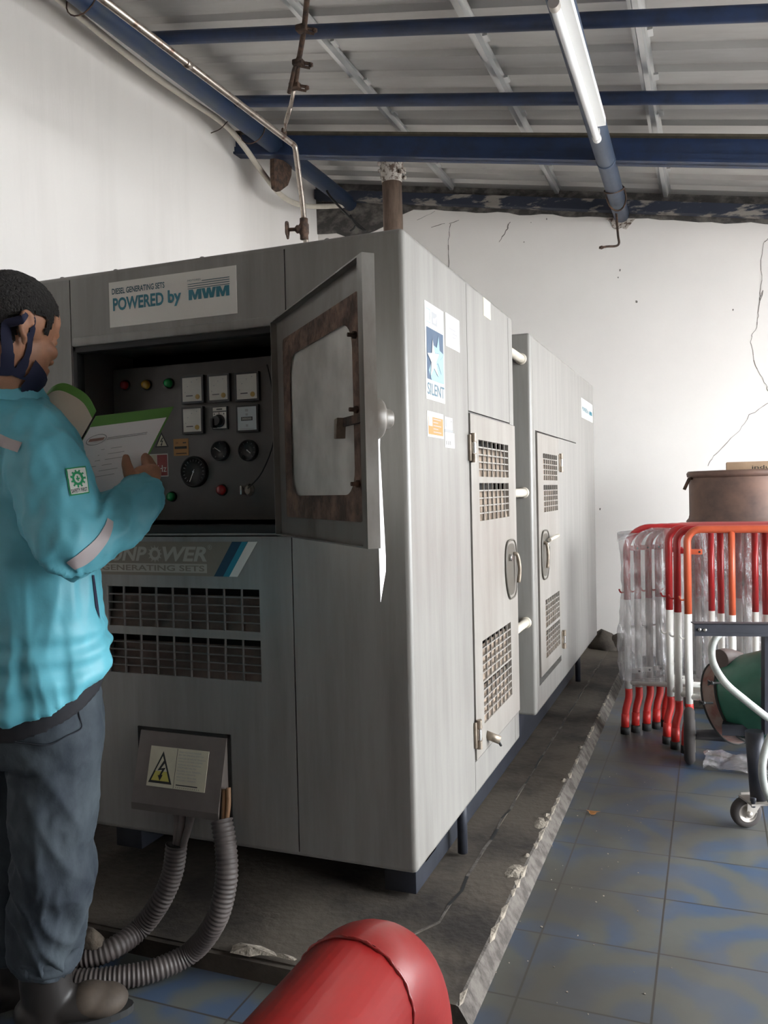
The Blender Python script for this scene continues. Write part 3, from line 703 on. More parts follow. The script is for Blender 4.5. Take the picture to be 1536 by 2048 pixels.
# control panel
PY = 0.15
cp = MB(); cp.box((-.948, PY, 1.112), (-.345, PY + .05, 1.546), 'panel', .004); cpo = cp.build('control_panel', gen)
PF = (V((0, PY, 0)), V((1, 0, 0)), V((0, 0, 1)), V((0, -1, 0)))
def sub(name, mb): return mb.build(name, cpo)
def meter(u0, v0, u1, v1, face='meter_face', needle=True, knob=True):
    mb = MB(); mb.plate(PF, u0, v0, u1, v1, 'black', .012); w, h = u1 - u0, v1 - v0
    b = .0055; mb.rect(PF, u0 + b, v0 + b, u1 - b, v1 - b, face, .0125)
    if knob:
        mb.disc(shift(PF, n=.0125), u1 - .018, v0 + .017, .0068, 'ochre', .0015, 16)
        c = (u0 + .42 * w, v0 + .27 * h)
        mb.rect(PF, c[0] - .013, c[1] - .0012, c[0] + .009, c[1] + .0014, 'ink', .0136)
        for k in range(6):
            a = math.radians(165 - k * 23); R_ = .62 * w; cc = (u0 + .80 * w, v0 + .25 * h)
            x, y = cc[0] + R_ * math.cos(a), cc[1] + R_ * math.sin(a)
            if u0 + b < x < u1 - b and y < v1 - b: mb.rect(PF, x - .0016, y - .0012, x + .0016, y + .0012, 'grey_print', .0135)
    sub('meter', mb)
meter(-.709, 1.433, -.637, 1.509); meter(-.623, 1.432, -.555, 1.507); meter(-.537, 1.429, -.465, 1.506); meter(-.709, 1.350, -.641, 1.424)
mb = MB(); u0, v0, u1, v1 = -.536, 1.347, -.469, 1.419; mb.plate(PF, u0, v0, u1, v1, 'black', .012); mb.rect(PF, u0 + .005, v0 + .005, u1 - .005, v1 - .005, 'meter_blue', .0125)
mb.rect(PF, -.520, 1.377, -.485, 1.387, 'ink', .0133); mb.text('000000', PF, -.517, 1.379, -.488, 1.385, 'label_white', .0138)
mb.rect(PF, -.507, 1.401, -.498, 1.408, 'grey_print', .0133); mb.rect(PF, -.506, 1.390, -.499, 1.396, 'grey_print', .0133); mb.rect(PF, -.506, 1.361, -.499, 1.367, 'grey_print', .0133)
mb.rect(PF, -.525, 1.3545, -.48, 1.356, 'grey_print', .0133); sub('hour_counter', mb)
mb = MB(); mb.plate(PF, -.615, 1.358, -.567, 1.420, 'black', .006); mb.rect(PF, -.612, 1.361, -.570, 1.405, 'label_white', .0065); mb.rect(PF, -.612, 1.408, -.570, 1.418, 'meter_face', .0065)
mb.rect(PF, -.600, 1.411, -.582, 1.4145, 'ink', .007)
for a, b in ((-.607, 1.40), (-.592, 1.402), (-.577, 1.40)): mb.rect(PF, a - .0015, b - .002, a + .0015, b + .002, 'ink', .007)
mb.lathe(V((-.592, PY - .006, 1.381)), (0, -1, 0), [(.0175, 0), (.0175, .004), (.014, .006), (.0125, .02), (0, .02)], 'black', 24); mb.box((-.607, PY - .03, 1.362), (-.597, PY - .008, 1.387), 'black', .002)
sub('selector_switch', mb)
def lens(u, v, m, r=.0125, name='indicator_lamp'):
    mb = MB(); mb.lathe(V((u, PY, v)), (0, -1, 0), [(r * 1.2, 0), (r * 1.2, .004), (r, .005), (r, .011), (r * .8, .016), (r * .4, .018), (0, .0185)], m, 20)
    for f in mb.bm.faces:
        if f.calc_center_median().y > PY - .0045: f.material_index = mb.mi('black')
    sub(name, mb)
for u, v, m in ((-.902, 1.499, 'lamp_red'), (-.828, 1.495, 'lamp_amber'), (-.753, 1.494, 'lamp_green')): lens(u, v, m)
lens(-.755, 1.179, 'lamp_green', name='push_button'); lens(-.826, 1.181, 'lamp_amber', name='push_button'); lens(-.592, 1.194, 'lamp_red', .0135, 'push_button')
def gauge(u, v, r, ang, ticks, longer):
    mb = MB(); mb.lathe(V((u, PY, v)), (0, -1, 0), [(r, 0), (r, .010), (r * .93, .014), (r * .86, .014), (r * .84, .009), (0, .009)], 'black', 32)
    for k in range(ticks):
        a = math.radians(230 - k * 280 / (ticks - 1)); c, s_ = math.cos(a), math.sin(a)
        pts = [(u + c * r * .66 - s_ * .0008, v + s_ * r * .66 + c * .0008), (u + c * r * .66 + s_ * .0008, v + s_ * r * .66 - c * .0008), (u + c * r * .8 + s_ * .0008, v + s_ * r * .8 - c * .0008), (u + c * r * .8 - s_ * .0008, v + s_ * r * .8 + c * .0008)]
        mb.poly(PF, pts, 'grey_print', .0098)
    a = math.radians(ang); c, s_ = math.cos(a), math.sin(a); w = .0011
    mb.poly(PF, [(u - c * longer * .25 - s_ * w, v - s_ * longer * .25 + c * w), (u - c * longer * .25 + s_ * w, v - s_ * longer * .25 - c * w), (u + c * longer + s_ * w, v + s_ * longer - c * w), (u + c * longer - s_ * w, v + s_ * longer + c * w)], 'label_white', .0108)
    mb.disc(shift(PF, n=.010), u, v, r * .07, 'silent_grey', .0015, 12); sub('gauge', mb)
gauge(-.592, 1.300, .0275, 148, 5, .018); gauge(-.505, 1.298, .029, -40, 9, .012); gauge(-.677, 1.246, .043, 245, 17, .030)
mb = MB(); mb.poly(PF, [(-.808, 1.318), (-.762, 1.318), (-.785, 1.361)], 'ink', .001); mb.poly(PF, [(-.802, 1.3215), (-.768, 1.3215), (-.785, 1.3535)], 'cream', .0015)
def bolt(mb, fr, cu, cv, h, m, off):
    k = h; P = [(.10, .5), (-.22, -.02), (.06, .04), (-.08, -.26), (-.17, -.24), (-.02, -.52), (.13, -.2), (.04, -.22), (.26, .16), (-.02, .10), (.24, .46)]
    mb.poly(fr, [(cu + a * k, cv + b * k) for a, b in P], m, off)
bolt(mb, PF, -.785, 1.333, .024, 'ink', .002); sub('hazard_sign', mb)
mb = MB(); mb.plate(PF, -.746, 1.292, -.697, 1.339, 'orange_tag', .001); mb.rect(PF, -.742, 1.311, -.702, 1.318, 'ink', .0016); mb.text('3X', PF, -.739, 1.325, -.730, 1.331, 'ink', .0016); mb.rect(PF, -.715, 1.326, -.704, 1.329, 'ink', .0016); mb.rect(PF, -.738, 1.297, -.703, 1.2995, 'ink', .0016); sub('orange_label', mb)
mb = MB(); mb.plate(PF, -.842, 1.236, -.766, 1.300, 'label_white', .001); mb.rect(PF, -.802, 1.2385, -.768, 1.297, 'redsign', .0015); mb.rect(PF, -.839, 1.2385, -.804, 1.297, 'cream', .0015)
mb.text('50', PF, -.836, 1.25, -.807, 1.272, 'ink', .002); mb.text('Hz', PF, -.799, 1.249, -.771, 1.268, 'label_white', .002); sub('frequency_sign', mb)
mb = MB(); mb.lathe(V((-.508, PY, 1.192)), (0, -1, 0), [(.017, 0), (.017, .006), (.012, .012), (.012, .016), (0, .016)], 'chrome', 20); mb.box((-.511, PY - .045, 1.180), (-.505, PY - .012, 1.204), 'chrome', .002); sub('key_switch', mb)
mb = MB(); mb.tube(smooth_path([(-.372, .02, 1.50), (-.376, .05, 1.44), (-.40, .10, 1.33), (-.45, .12, 1.24), (-.498, .125, 1.196)], 6), .0018, 'rubber', 6); mb.build('key_cord', gen)

# grilles
def grille(fr, u0, u1, v0, v1, cols, rows, m, parent, depth=.006, bar=.0035, back=.03, lining='foam'):
    mb = MB()
    for i in range(1, cols):
        u = u0 + (u1 - u0) * i / cols; mb.prism([fr[0] + fr[1] * a + fr[2] * b for a, b in ((u - bar / 2, v0), (u + bar / 2, v0), (u + bar / 2, v1), (u - bar / 2, v1))], -fr[3] * depth, m)
    for j in range(1, rows):
        v = v0 + (v1 - v0) * j / rows; mb.prism([fr[0] + fr[1] * a + fr[2] * b - fr[3] * .001 for a, b in ((u0, v - bar / 2), (u1, v - bar / 2), (u1, v + bar / 2), (u0, v + bar / 2))], -fr[3] * depth, m)
    g = mb.build('grille', parent)
    mb = MB(); O, U, W2, N = fr; P = lambda u, v, n: O + U * u + W2 * v - N * n
    k = v1 - v0; mb.face([P(u0, v0, .007), P(u1, v0, .007), P(u1, v0 + k * .80, back), P(u0, v0 + k * .80, back)], lining)
    mb.face([P(u0 - .01, v0 - .01, back + .04), P(u1 + .01, v0 - .01, back + .04), P(u1 + .01, v1 + .01, back + .04), P(u0 - .01, v1 + .01, back + .04)], 'inside')
    mb.build('foam_lining', g)
grille(FRONT, -.864, -.399, .838, .944, 9, 5, 'panel', gen, back=.03, lining='foam_dark'); grille(FRONT, -.864, -.399, .713, .817, 9, 5, 'panel', gen, back=.03, lining='foam_dark')  # bars share the canopy paint; the darker tone paints in their shade

# nameplate on the front
def block_mwm(mb, fr, u0, v0, u1, v1, m, off):
    mm = [(0, 0), (.26, 0), (.26, .55), (.42, 0), (.58, 0), (.74, .55), (.74, 0), (1, 0), (1, 1), (.66, 1), (.5, .45), (.34, 1), (0, 1)]
    ww = [(.14, 0), (.42, 0), (.5, .5), (.58, 0), (.86, 0), (1.06, 1), (.80, 1), (.72, .48), (.62, 1), (.38, 1), (.28, .48), (.20, 1), (-.06, 1)]
    w = (u1 - u0) / 3
    for i, g in enumerate((mm, ww, mm)): mb.poly(fr, [(u0 + w * i + w * (.03 + .94 * a), v0 + (v1 - v0) * b) for a, b in g], m, off)
S = shift(FRONT, -.828, 1.629); w, h = .388, .118
mb = MB(); mb.plate(S, 0, 0, w, h, 'label_white', .0012)
mb.text('DIESEL GENERATING SETS', S, .010, .0855, .176, .101, 'teal_dark', .0018, bold=.02)
mb.text('POWERED', S, .012, .042, .172, .076, 'teal', .0018, bold=.032); mb.text('by', S, .185, .036, .226, .078, 'teal', .0018, bold=.03)
mb.text('MOTORES', S, .246, .093, .285, .0975, 'teal_dark', .0018)
for k in range(3): mb.rect(S, .246 if k else .288, .0905 - k * .0055, .369, .0923 - k * .0055, 'teal_dark', .0018)
mb.rect(S, .246, .0738, .369, .0755, 'teal_dark', .0018)
block_mwm(mb, S, .247, .046, .369, .072, 'teal', .0018)
tag(mb.build('nameplate', gen), 'white nameplate with teal lettering')
# maker's badge
S = shift(FRONT, -.90, .975); mb = MB(); sh_ = .055
mb.prism([S[0] + S[1] * a + S[2] * b for a, b in ((0, 0), (.441, 0), (.501, .088), (0, .088))], S[3] * .0012, 'badge')
mb.poly(S, [(.372, .0), (.399, 0), (.456, .088), (.428, .088)], 'badge_navy', .0018); mb.poly(S, [(.399, 0), (.417, 0), (.474, .088), (.456, .088)], 'badge_blue', .0018); mb.poly(S, [(.417, 0), (.441, 0), (.501, .088), (.474, .088)], 'label_white', .0018)
mb.text('SUNP', S, .022, .037, .168, .075, 'badge_letter', .0018, shear=.25, bold=.03); mb.text('WER', S, .218, .037, .352, .075, 'badge_letter', .0018, shear=.25, bold=.03)
cu_, cv_ = .194, .056
mb.ringpoly(S, [(cu_ + .017 * math.cos(a), cv_ + .017 * math.sin(a)) for a in [i * math.pi / 12 for i in range(24)]], [(cu_ + .009 * math.cos(a), cv_ + .009 * math.sin(a)) for a in [i * math.pi / 12 for i in range(24)]], 'badge_letter', .0018)
for k in range(12):
    a = k * math.pi / 6; mb.poly(S, [(cu_ + .017 * math.cos(a - .1), cv_ + .017 * math.sin(a - .1)), (cu_ + .024 * math.cos(a), cv_ + .024 * math.sin(a)), (cu_ + .017 * math.cos(a + .1), cv_ + .017 * math.sin(a + .1))], 'badge_letter', .0018)
mb.ringpoly(S, [(.362 + .006 * math.cos(a), .074 + .006 * math.sin(a)) for a in [i * math.pi / 8 for i in range(16)]], [(.362 + .005 * math.cos(a), .074 + .005 * math.sin(a)) for a in [i * math.pi / 8 for i in range(16)]], 'badge_letter', .0018); mb.text('R', S, .3597, .0712, .3645, .0768, 'badge_letter', .0018)
mb.rect(S, .012, .008, .352, .031, 'badge_letter', .0018); mb.text('GENERATING SETS', S, .022, .012, .345, .027, 'badge', .0024, bold=.02)
tag(mb.build('maker_badge', gen), 'brown badge with pale lettering and blue stripes')

# open control door, hinged on the right of the recess
hz0, hz1 = RZ0 - .004, RZ1 + .004
Hh = V((-.335, -.004, 0)); Fp = V((.0925, -.448, 0)); du = (Fp - Hh).normalized(); DW = (Fp - Hh).length
dn = V((du.y, -du.x, 0))                         # outer skin side of the door (towards the right)
if dn.x < 0: dn = -dn
DFI = (Hh, du, V((0, 0, 1)), -dn)                # inner face, seen by the viewer
door = MB()
wu0, wu1, wv0, wv1 = .10, DW - .075, hz0 + .075, hz1 - .085
door.panel(shift(DFI, n=-.004), .0, DW, hz0, hz1, [(wu0, wu1, wv0, wv1)], .008, 'frame_grey')
door.panel((DFI[0] - DFI[3] * .0125, DFI[1], DFI[2], dn), .0, DW, hz0, hz1, [(wu0, wu1, wv0, wv1)], .002, 'canopy')
dob = door.build('control_door', gen); dob['label'] = 'open control door with a hazy window'
mb = MB()
def bar(u0, u1, v0, v1, n0=-.013, n1=.011, m='frame_grey', b=.004):
    pts = [(u0, v0), (u1, v0), (u1, v1), (u0, v1)]
    mb.prism([DFI[0] + DFI[1] * a + DFI[2] * c + DFI[3] * n0 for a, c in pts], DFI[3] * (n1 - n0), m)
bar(DW - .004, DW + .002, hz0, hz1); bar(0, .004, hz0, hz1); bar(0, DW, hz1 - .003, hz1); bar(0, DW, hz0, hz0 + .003)
bar(DW - .022, DW - .004, hz0, hz1, .008, .011)
mb.build('door_flange', dob)
mb = MB()                                        # rusty seal round the window
def rr(u0, u1, v0, v1, r, n=6):
    o = []
    for cu, cv, a0 in ((u1 - r, v1 - r, 0), (u0 + r, v1 - r, 90), (u0 + r, v0 + r, 180), (u1 - r, v0 + r, 270)):
        for k in range(n + 1): a = math.radians(a0 + 90 * k / n); o.append((cu + r * math.cos(a), cv + r * math.sin(a)))
    return o
inner = rr(wu0 + .018, wu1 - .012, wv0 + .02, wv1 - .015, .05); outer = rr(wu0 - .038, wu1 + .026, wv0 - .03, wv1 + .032, .012)
mb.ringpoly(shift(DFI, n=-.004), outer, inner, 'rust_seal', .003); mb.build('window_seal', dob)
mb = MB(); mb.prism([DFI[0] + DFI[1] * a + DFI[2] * c - DFI[3] * .008 for a, c in rr(wu0 - .01, wu1 + .01, wv0 - .01, wv1 + .01, .02)], DFI[3] * .003, 'acrylic'); mb.build('door_window', dob)
for v in (hz0 + .115, hz0 + .25, hz0 + .385): c = DFI[0] + du * (wu1 + .012) + V((0, 0, v)); mb = MB(); mb.lathe(c, DFI[3], [(.007, 0), (.007, .006), (.004, .008), (.004, .016), (0, .016)], 'rust', 10); mb.build('window_bolt', dob)
mb = MB(); vh = hz0 + .232; c = DFI[0] + du * (DW - .055) + V((0, 0, vh))
mb.prism([c + DFI[3] * .002 + du * a + V((0, 0, b)) for a, b in ((.03, -.008), (.03, .008), (-.075, .008), (-.075, -.008))], DFI[3] * .006, 'rust')
e = c - du * .075; mb.prism([e + DFI[3] * .002 + du * a + V((0, 0, b)) for a, b in ((.012, .008), (-.006, .006), (-.010, -.03), (.004, -.03), (.008, -.006))], DFI[3] * .018, 'hinge')
mb.build('latch_hook', dob)
mb = MB(); c = DFI[0] + du * (DW - .040) + V((0, 0, vh)) - DFI[3] * .013
mb.lathe(c, dn, [(.038, 0), (.038, .016), (.034, .022), (.018, .024), (.018, .040), (.014, .044), (0, .044)], 'frame_grey', 24); mb.build('door_knob', dob)
for v in (hz0 + .06, hz1 - .06):
    mb = MB(); mb.cyl((-.333, .002, v - .03), (-.333, .002, v + .03), .007, 'canopy', 12); mb.build('door_hinge', dob)

M['boxpaint'] = mat('brownish_grey_box_paint', (0.175, 0.148, 0.132), 0.5, 0, var=0.2, vs=7)
# terminal box with its warning plate
tb = MB(); bx0, bx1, bz0, bz1 = -.77, -.495, .372, .568
tb.prism([(bx0 + .005, .02, bz1 - .003), (bx0 + .005, -.004, bz1 - .003), (bx0 + .005, -.052, bz0 + .018), (bx0 + .005, -.052, bz0), (bx0 + .005, .02, bz0)], (bx1 - bx0 - .012, 0, 0), 'boxpaint')
tbo = tb.build('terminal_box', gen)
mb = MB(); mb.box((bx0 - .006, -.003, bz0 - .004), (bx0 + .004, .003, bz1 + .006), 'inside'); mb.box((bx1 - .006, -.003, bz0 - .02), (bx1 + .004, .003, bz1 + .006), 'inside'); mb.box((bx0, -.003, bz1 - .002), (bx1, .003, bz1 + .006), 'inside')
mb.build('box_gasket', tbo)
sl = (V((0, -.052, bz0 + .018)) - V((0, -.004, bz1 - .003))); vdir = -sl.normalized(); nrm = V((1, 0, 0)).cross(vdir).normalized()
if nrm.y > 0: nrm = -nrm
TF = (V((bx0, -.052, bz0 + .018)), V((1, 0, 0)), vdir, nrm)
mb = MB(); mb.plate(TF, .045, .045, .222, .145, 'cream', .001); mb.rect(TF, .1275, .046, .1288, .144, 'ink', .0016)
mb.poly(TF, [(.050, .054), (.122, .054), (.086, .134)], 'ink', .0016); mb.poly(TF, [(.058, .060), (.114, .060), (.086, .122)], 'yellow', .002); mb.poly(TF, [(.068, .084), (.104, .084), (.086, .122)], 'cream', .0022)
bolt(mb, TF, .086, .086, .050, 'ink', .0026)
txt = ['HIGH VOLTAGE DANGER', 'BEFORE OPENING SWITCH', 'DANGER DE HAUTE TENSION', 'AVANT D OUVRIR COUPER', 'ACHTUNG HOCHSPANNUNG', 'STROM ABSCHALTEN', 'PELIGRO ALTA TENSION', 'CORTAR CORRIENTE', 'PERICOLO TENSIONE', 'TOGLIERE CORRENTE']
for i, s_ in enumerate(txt): mb.text(s_, TF, .134, .1345 - i * .0072 - .001 * (i // 2), .134 + .0035 * len(s_), .1385 - i * .0072 - .001 * (i // 2), 'grey_print', .0018)
mb.rect(TF, .135, .054, .20, .0565, 'ink', .0018); mb.text('. . . . . . . . . . . .', TF, .135, .048, .205, .0505, 'ink', .0018)
tag(mb.build('warning_plate', tbo), 'cream high voltage warning plate with a black triangle')

# stickers on the side
def sticker(y0, z0, y1, z1, m='sticker_white', off=0): S = shift(SIDE, y0, z0, off); mb = MB(); mb.plate(S, 0, 0, y1 - y0, z1 - z0, m, .0008); return mb, S, y1 - y0, z1 - z0
mb, S, w, h = sticker(.139, 1.405, .294, 1.645)
mb.rect(S, .010, .05, w - .008, .178, 'silent_blue', .0013)
mb.poly(S, [(.022, .072), (.045, .05), (w - .008, .05), (w - .008, .128), (.10, .12), (.05, .10)], 'silent_pale', .0016)
def star(cu, cv, r, rot, m, off, sx=1):
    pts = []
    for k in range(10): a = math.radians(90 + rot + k * 36); q = r if k % 2 == 0 else r * .40; pts.append((cu + q * math.cos(a) * sx, cv + q * math.sin(a)))
    return pts
for (cu, cv, r, rot, o) in ((.098, .118, .050, -8, .0019), (.060, .102, .050, 6, .0023)):
    mb.poly(S, star(cu, cv, r + .003, rot, 0, 0), 'silent_blue', .00002 + o); mb.poly(S, star(cu, cv, r, rot, 0, 0), 'silent_pale' if cu > .08 else 'sticker_white', o + .0003)
mb.text('SILENT', S, .010, .012, w - .006, .042, mat('silent_letter_blue', (.09, .16, .21), .5), .0013, bold=.015)
mb.rect(S, .054, .190, .098, .222, 'grey_print', .0013); mb.poly(S, [(.066, .196), (.084, .196), (.092, .214), (.078, .208), (.064, .206)], 'sticker_white', .0016)
mb.ringpoly(S, [(.010, .190), (.042, .190), (.042, .224), (.010, .224)], [(.012, .192), (.040, .192), (.040, .222), (.012, .222)], 'silent_pale', .0013)
mb.build('silent_sticker', gen)
mb, S, w, h = sticker(.311, 1.560, .442, 1.648)
for a, b, c in ((.03, .05, .08), (.06, .04, .06), (.06, .03, .04)): mb.rect(S, a, b, a + c * .8, b + .003, 'grey_print', .0013)
mb.build('notice_sticker', gen)
mb, S, w, h = sticker(.143, 1.313, .276, 1.376); mb.rect(S, .007, .006, w - .006, .05, 'orange', .0013); mb.rect(S, .009, .027, .038, .052, 'sticker_white', .0016)
for k in range(5): mb.rect(S, .045, .044 - k * .008, .085 if k % 2 else .11, .0462 - k * .008, 'grey_print', .0016)
mb.build('orange_sticker', gen)
mb, S, w, h = sticker(.285, 1.340, .357, 1.372); mb.rect(S, .004, .006, .02, .026, 'grey_print', .0013); mb.rect(S, .056, .02, .06, .025, 'ink', .0013); mb.build('small_sticker', gen)
mb, S, w, h = sticker(.286, 1.292, .373, 1.332)
for a in (.01, .028, .045): mb.rect(S, a, .007, a + .004, .018, 'ink', .0013)
mb.build('small_sticker', gen)
mb = MB(); S = shift(SIDE, .285, 1.333); mb.rect(S, 0, 0, .075, .006, 'grey_print', .001); mb.build('barcode_strip', gen)
mb, S, w, h = sticker(.714, 1.715, .803, 1.771, 'cream'); mb.build('blank_sticker', gen)
# plain upper panel + side door of the front canopy
mb = MB(); mb.panel(shift(SIDE, n=-.002), DR[0] + .001, 1.0435, 1.4078, ZT - .016, [], .012, 'canopy_door'); mb.build('upper_panel', gen)
def side_door(y0, y1, z0, z1, gr, hinge_y, hzs, name, dy=0):
    mb = MB(); fr = shift(SIDE, n=.004)
    holes = [(a, b, c, d) for a, b, c, d in gr]
    mb.panel(fr, y0, y1, z0, z1, holes, .016, 'canopy_door'); d = mb.build(name, gen)
    for a, b, c, e in gr: grille(fr, a, b, c, e, 7, 5, 'canopy_door', d, bar=.0042, back=.022)
    for z in hzs:
        mb = MB(); mb.box((.004, hinge_y + .002, z - .038), (.012, hinge_y + .03, z + .038), 'hinge', .003); mb.box((.001, hinge_y - .020, z - .038), (.008, hinge_y - .004, z + .038), 'hinge', .002)
        for k in (-1, 1): mb.cyl((.012, hinge_y, z + k * .030 - .012), (.012, hinge_y, z + k * .030 + .012), .0085, 'hinge', 12); mb.cyl((.010, hinge_y + .016, z + k * .018), (.016, hinge_y + .016, z + k * .018), .005, 'hinge', 10)
        mb.cyl((.012, hinge_y, z - .016), (.012, hinge_y, z + .016), .0072, 'chrome', 12); mb.build('hinge', d)
    return d
d1 = side_door(.5245, 1.1075, .394, 1.3995, [(.611, 1.0, 1.218, 1.328), (.611, .997, 1.085, 1.199), (.611, .99, .604, .726), (.618, .992, .476, .598)], .527, (1.300, .470), 'side_door')
def d_handle(parent, yc, zc, mir, lever_out=False):
    fr = shift(SIDE, yc, zc, .004); mb = MB(); n = 28; out = []
    hw, hh = .082, .100
    for k in range(n):
        a = 2 * math.pi * k / n; c, s_ = math.cos(a), math.sin(a)
        x = hw * (abs(c) ** .55) * (1 if c > 0 else -1) * mir; y = hh * (abs(s_) ** .62) * (1 if s_ > 0 else -1)
        if x * mir < 0: x *= (1.0 - 0.45 * max(0, -s_))
        out.append((x, y))
    O, U, W2, N = fr
    mb.tube([O + U * a + W2 * b + N * .004 for a, b in out], .0032, 'dish', 8, closed=True)
    mb.poly(fr, [(a * .98, b * .98) for a, b in out], 'canopy_door', .003)
    inn = [(a * .82, b * .88) for a, b in out]; mb.poly(fr, inn, 'dish', .0038); hd = mb.build('handle', parent)
    mb = MB()
    P = lambda a, b, c: O + U * a + W2 * b + N * c
    mb.tube(smooth_path([P(.035 * mir, .05, .004), P(.04 * mir, .045, .016), P(.045 * mir, .0, .022), P(.045 * mir, -.05, .018)], 5), .0065, 'hinge', 10)
    mb.cyl(P(-.03 * mir, .042, .003), P(-.03 * mir, .042, .014), .012, 'chrome', 14)
    if lever_out: mb.tube([P(.05 * mir + .05, .06, .02), P(.05 * mir + .12, .068, .03), P(.05 * mir + .20, .070, .03)], .008, 'cable_white', 10)
    mb.build('lever', hd)
d_handle(d1, 1.0, .905, 1)
mb = MB(); c = onx(985, 1478, .02); mb.cyl(c + V((-.02, 0, .012)), c + V((.018, .015, -.006)), .013, 'hinge', 12); mb.tube([c + V((.012, .012, -.004)), c + V((.016, .04, -.03))], .004, 'rubber', 6); mb.build('drain_stub', gen)
# ---- rear canopy
mb, r = shell(Y2, Y3, False, True)
D2 = (1.494, 2.013, .39, 1.404)
rh = [(D2[0], D2[1], D2[2], D2[3]), (1.458, 1.4605, ZB, ZT), (D2[0], 2.571, 1.4045, 1.409)]
mb.panel(SIDE, Y2 + r, Y3 - r, ZB + r, ZT - r, rh, .03, 'canopy', 'canopy'); mb.build('rear_canopy', gen)
mb = MB(); mb.box((W_ + .03, Y2 + .03, ZB + .02), (-.05, Y3 - .03, ZT - .02), 'inside'); mb.build('inner_housing', gen)
d2 = side_door(D2[0] + .022, D2[1] - .003, D2[2] + .03, D2[3] - .003, [(1.632, 1.966, 1.212, 1.323), (1.632, 1.967, 1.079, 1.192), (1.63, 1.969, .600, .716), (1.63, 1.968, .475, .588)], 2.03, (1.292, .485), 'side_door')
d_handle(d2, 1.635, .905, -1, True)
mb, S, w, h = sticker(2.777, 1.556, 3.232, 1.662)
mb.text('DIESEL GENERATING SETS', S, .03, .078, .20, .09, 'grey_print', .0013); mb.text('POWERED by', S, .03, .03, .28, .062, 'badge_blue', .0013, bold=.01); block_mwm(mb, S, .31, .036, .43, .060, 'badge_blue', .0013); mb.build('rear_nameplate', gen)
# tie bars over the gap between the canopies
for z in (1.682, 1.163, .655):
    mb = MB(); mb.cyl((-.035, Y1 - .005, z), (-.035, Y2 + .002, z), .0165, 'cable_white', 18); mb.lathe((-.035, Y2 + .001, z), (0, -1, 0), [(.022, 0), (.022, .008), (.017, .010)], 'cable_white', 18); mb.build('tie_bar', gen)
mb = MB(); mb.box((-1.1, Y1 - .01, .4), (-.35, Y2 + .01, 1.6), 'inside'); mb.build('air_duct', gen)
# skid
mb = MB(); mb.box((-.22, .34, .064), (-.125, 3.2, ZB + .005), 'navy', .004); mb.box((W_ + .12, .34, .064), (W_ + .22, 3.2, ZB + .005), 'navy', .004)
mb.box((W_ + .12, .42, .12), (-.125, .52, ZB + .005), 'navy'); mb.box((W_ + .12, 2.9, .12), (-.125, 3.0, ZB + .005), 'navy')
mb.box((-.16, Y1 - .02, .22), (-.09, Y2 + .02, ZB - .002), 'navy'); mb.build('skid_frame', gen)
for yy in (.65, 3.05):
    mb = MB(); mb.cyl((-.082, yy, .06), (-.082, yy, ZB + .004), .0155, 'navy', 14); mb.build('drain_pipe', gen)
for x in (-1.0, -.82, -.55, -.2):
    mb = MB(); mb.lathe((x, .02, ZT - .002), (0, 0, 1), [(.007, 0), (.007, .004), (.004, .006), (0, .006)], 'canopy', 10); mb.build('roof_bolt', gen)

# ================================================================ THINGS ROUND THE GENERATOR
# folded paper hanging from the knob of the control door
mb = MB(); kc = DFI[0] + du * (DW - .040) + V((0, 0, vh)) - DFI[3] * .013 + dn * .032; dk = (kc - CAM).dot(CF)
rows = []
for i in range(13):
    t_ = i / 12; py = 835 + t_ * (1204 - 835)
    if t_ < .10: l, r_ = 757 - t_ * 40, 757.5 + t_ * 30
    else:
        l = 749.5 + (t_ - .1) * 13; r_ = 758 + (t_ - .1) * 20
        if t_ > .80: q_ = (t_ - .80) / .2; l = 758.6 + q_ * 2.2; r_ = 773.2 - q_ * 12.2
    dd = dk + .02 * math.sin(t_ * 2.4); mid = dd + .045
    rows.append([at(l, py, dd), at(l * .5 + r_ * .5, py, dd + .05 * min(1, t_ * 5) * (1 if t_ < .9 else .4)), at(r_, py, dd + .10 * min(1, t_ * 6))])
mb.grid(rows, 'paper'); mb.grid([[p + V((.0006, -.0003, 0)) for p in r2] for r2 in rows], 'paper')
single('hanging_paper', mb, 'long folded white paper hanging behind the open control door from its knob', 'paper')
# cables and corrugated conduits out of the terminal box
G = 'grey cables under the terminal box'
for pts, lb in (([(352, 1600), (354, 1640), (352, 1690), (340, 1745)], 'dusty grey cable under the terminal box, left of the three'), ([(366, 1602), (364, 1640), (357, 1690), (345, 1745)], 'dusty grey cable under the terminal box, in the middle of the three'), ([(388, 1606), (380, 1645), (366, 1690), (350, 1745)], 'dusty grey cable under the terminal box, right of the three')):
    mb = MB(); mb.tube(smooth_path([ony(px, py, -.025 - .012 * i) for i, (px, py) in enumerate(pts)], 6), .0095, 'cable_grey', 10); single('power_cable', mb, lb, 'cable', G)
for pts, lb in (([(449, 1578), (448, 1610), (446, 1650)], 'thin brown wire right of the terminal box, left of the pair'), ([(457, 1575), (457, 1610), (452, 1650)], 'thin brown wire right of the terminal box, right of the pair')):
    mb = MB(); mb.tube(smooth_path([ony(px, py, -.03 - .008 * i) for i, (px, py) in enumerate(pts)], 6), .006, 'copper', 8); single('earth_wire', mb, lb, 'wire', 'brown wires beside the terminal box')
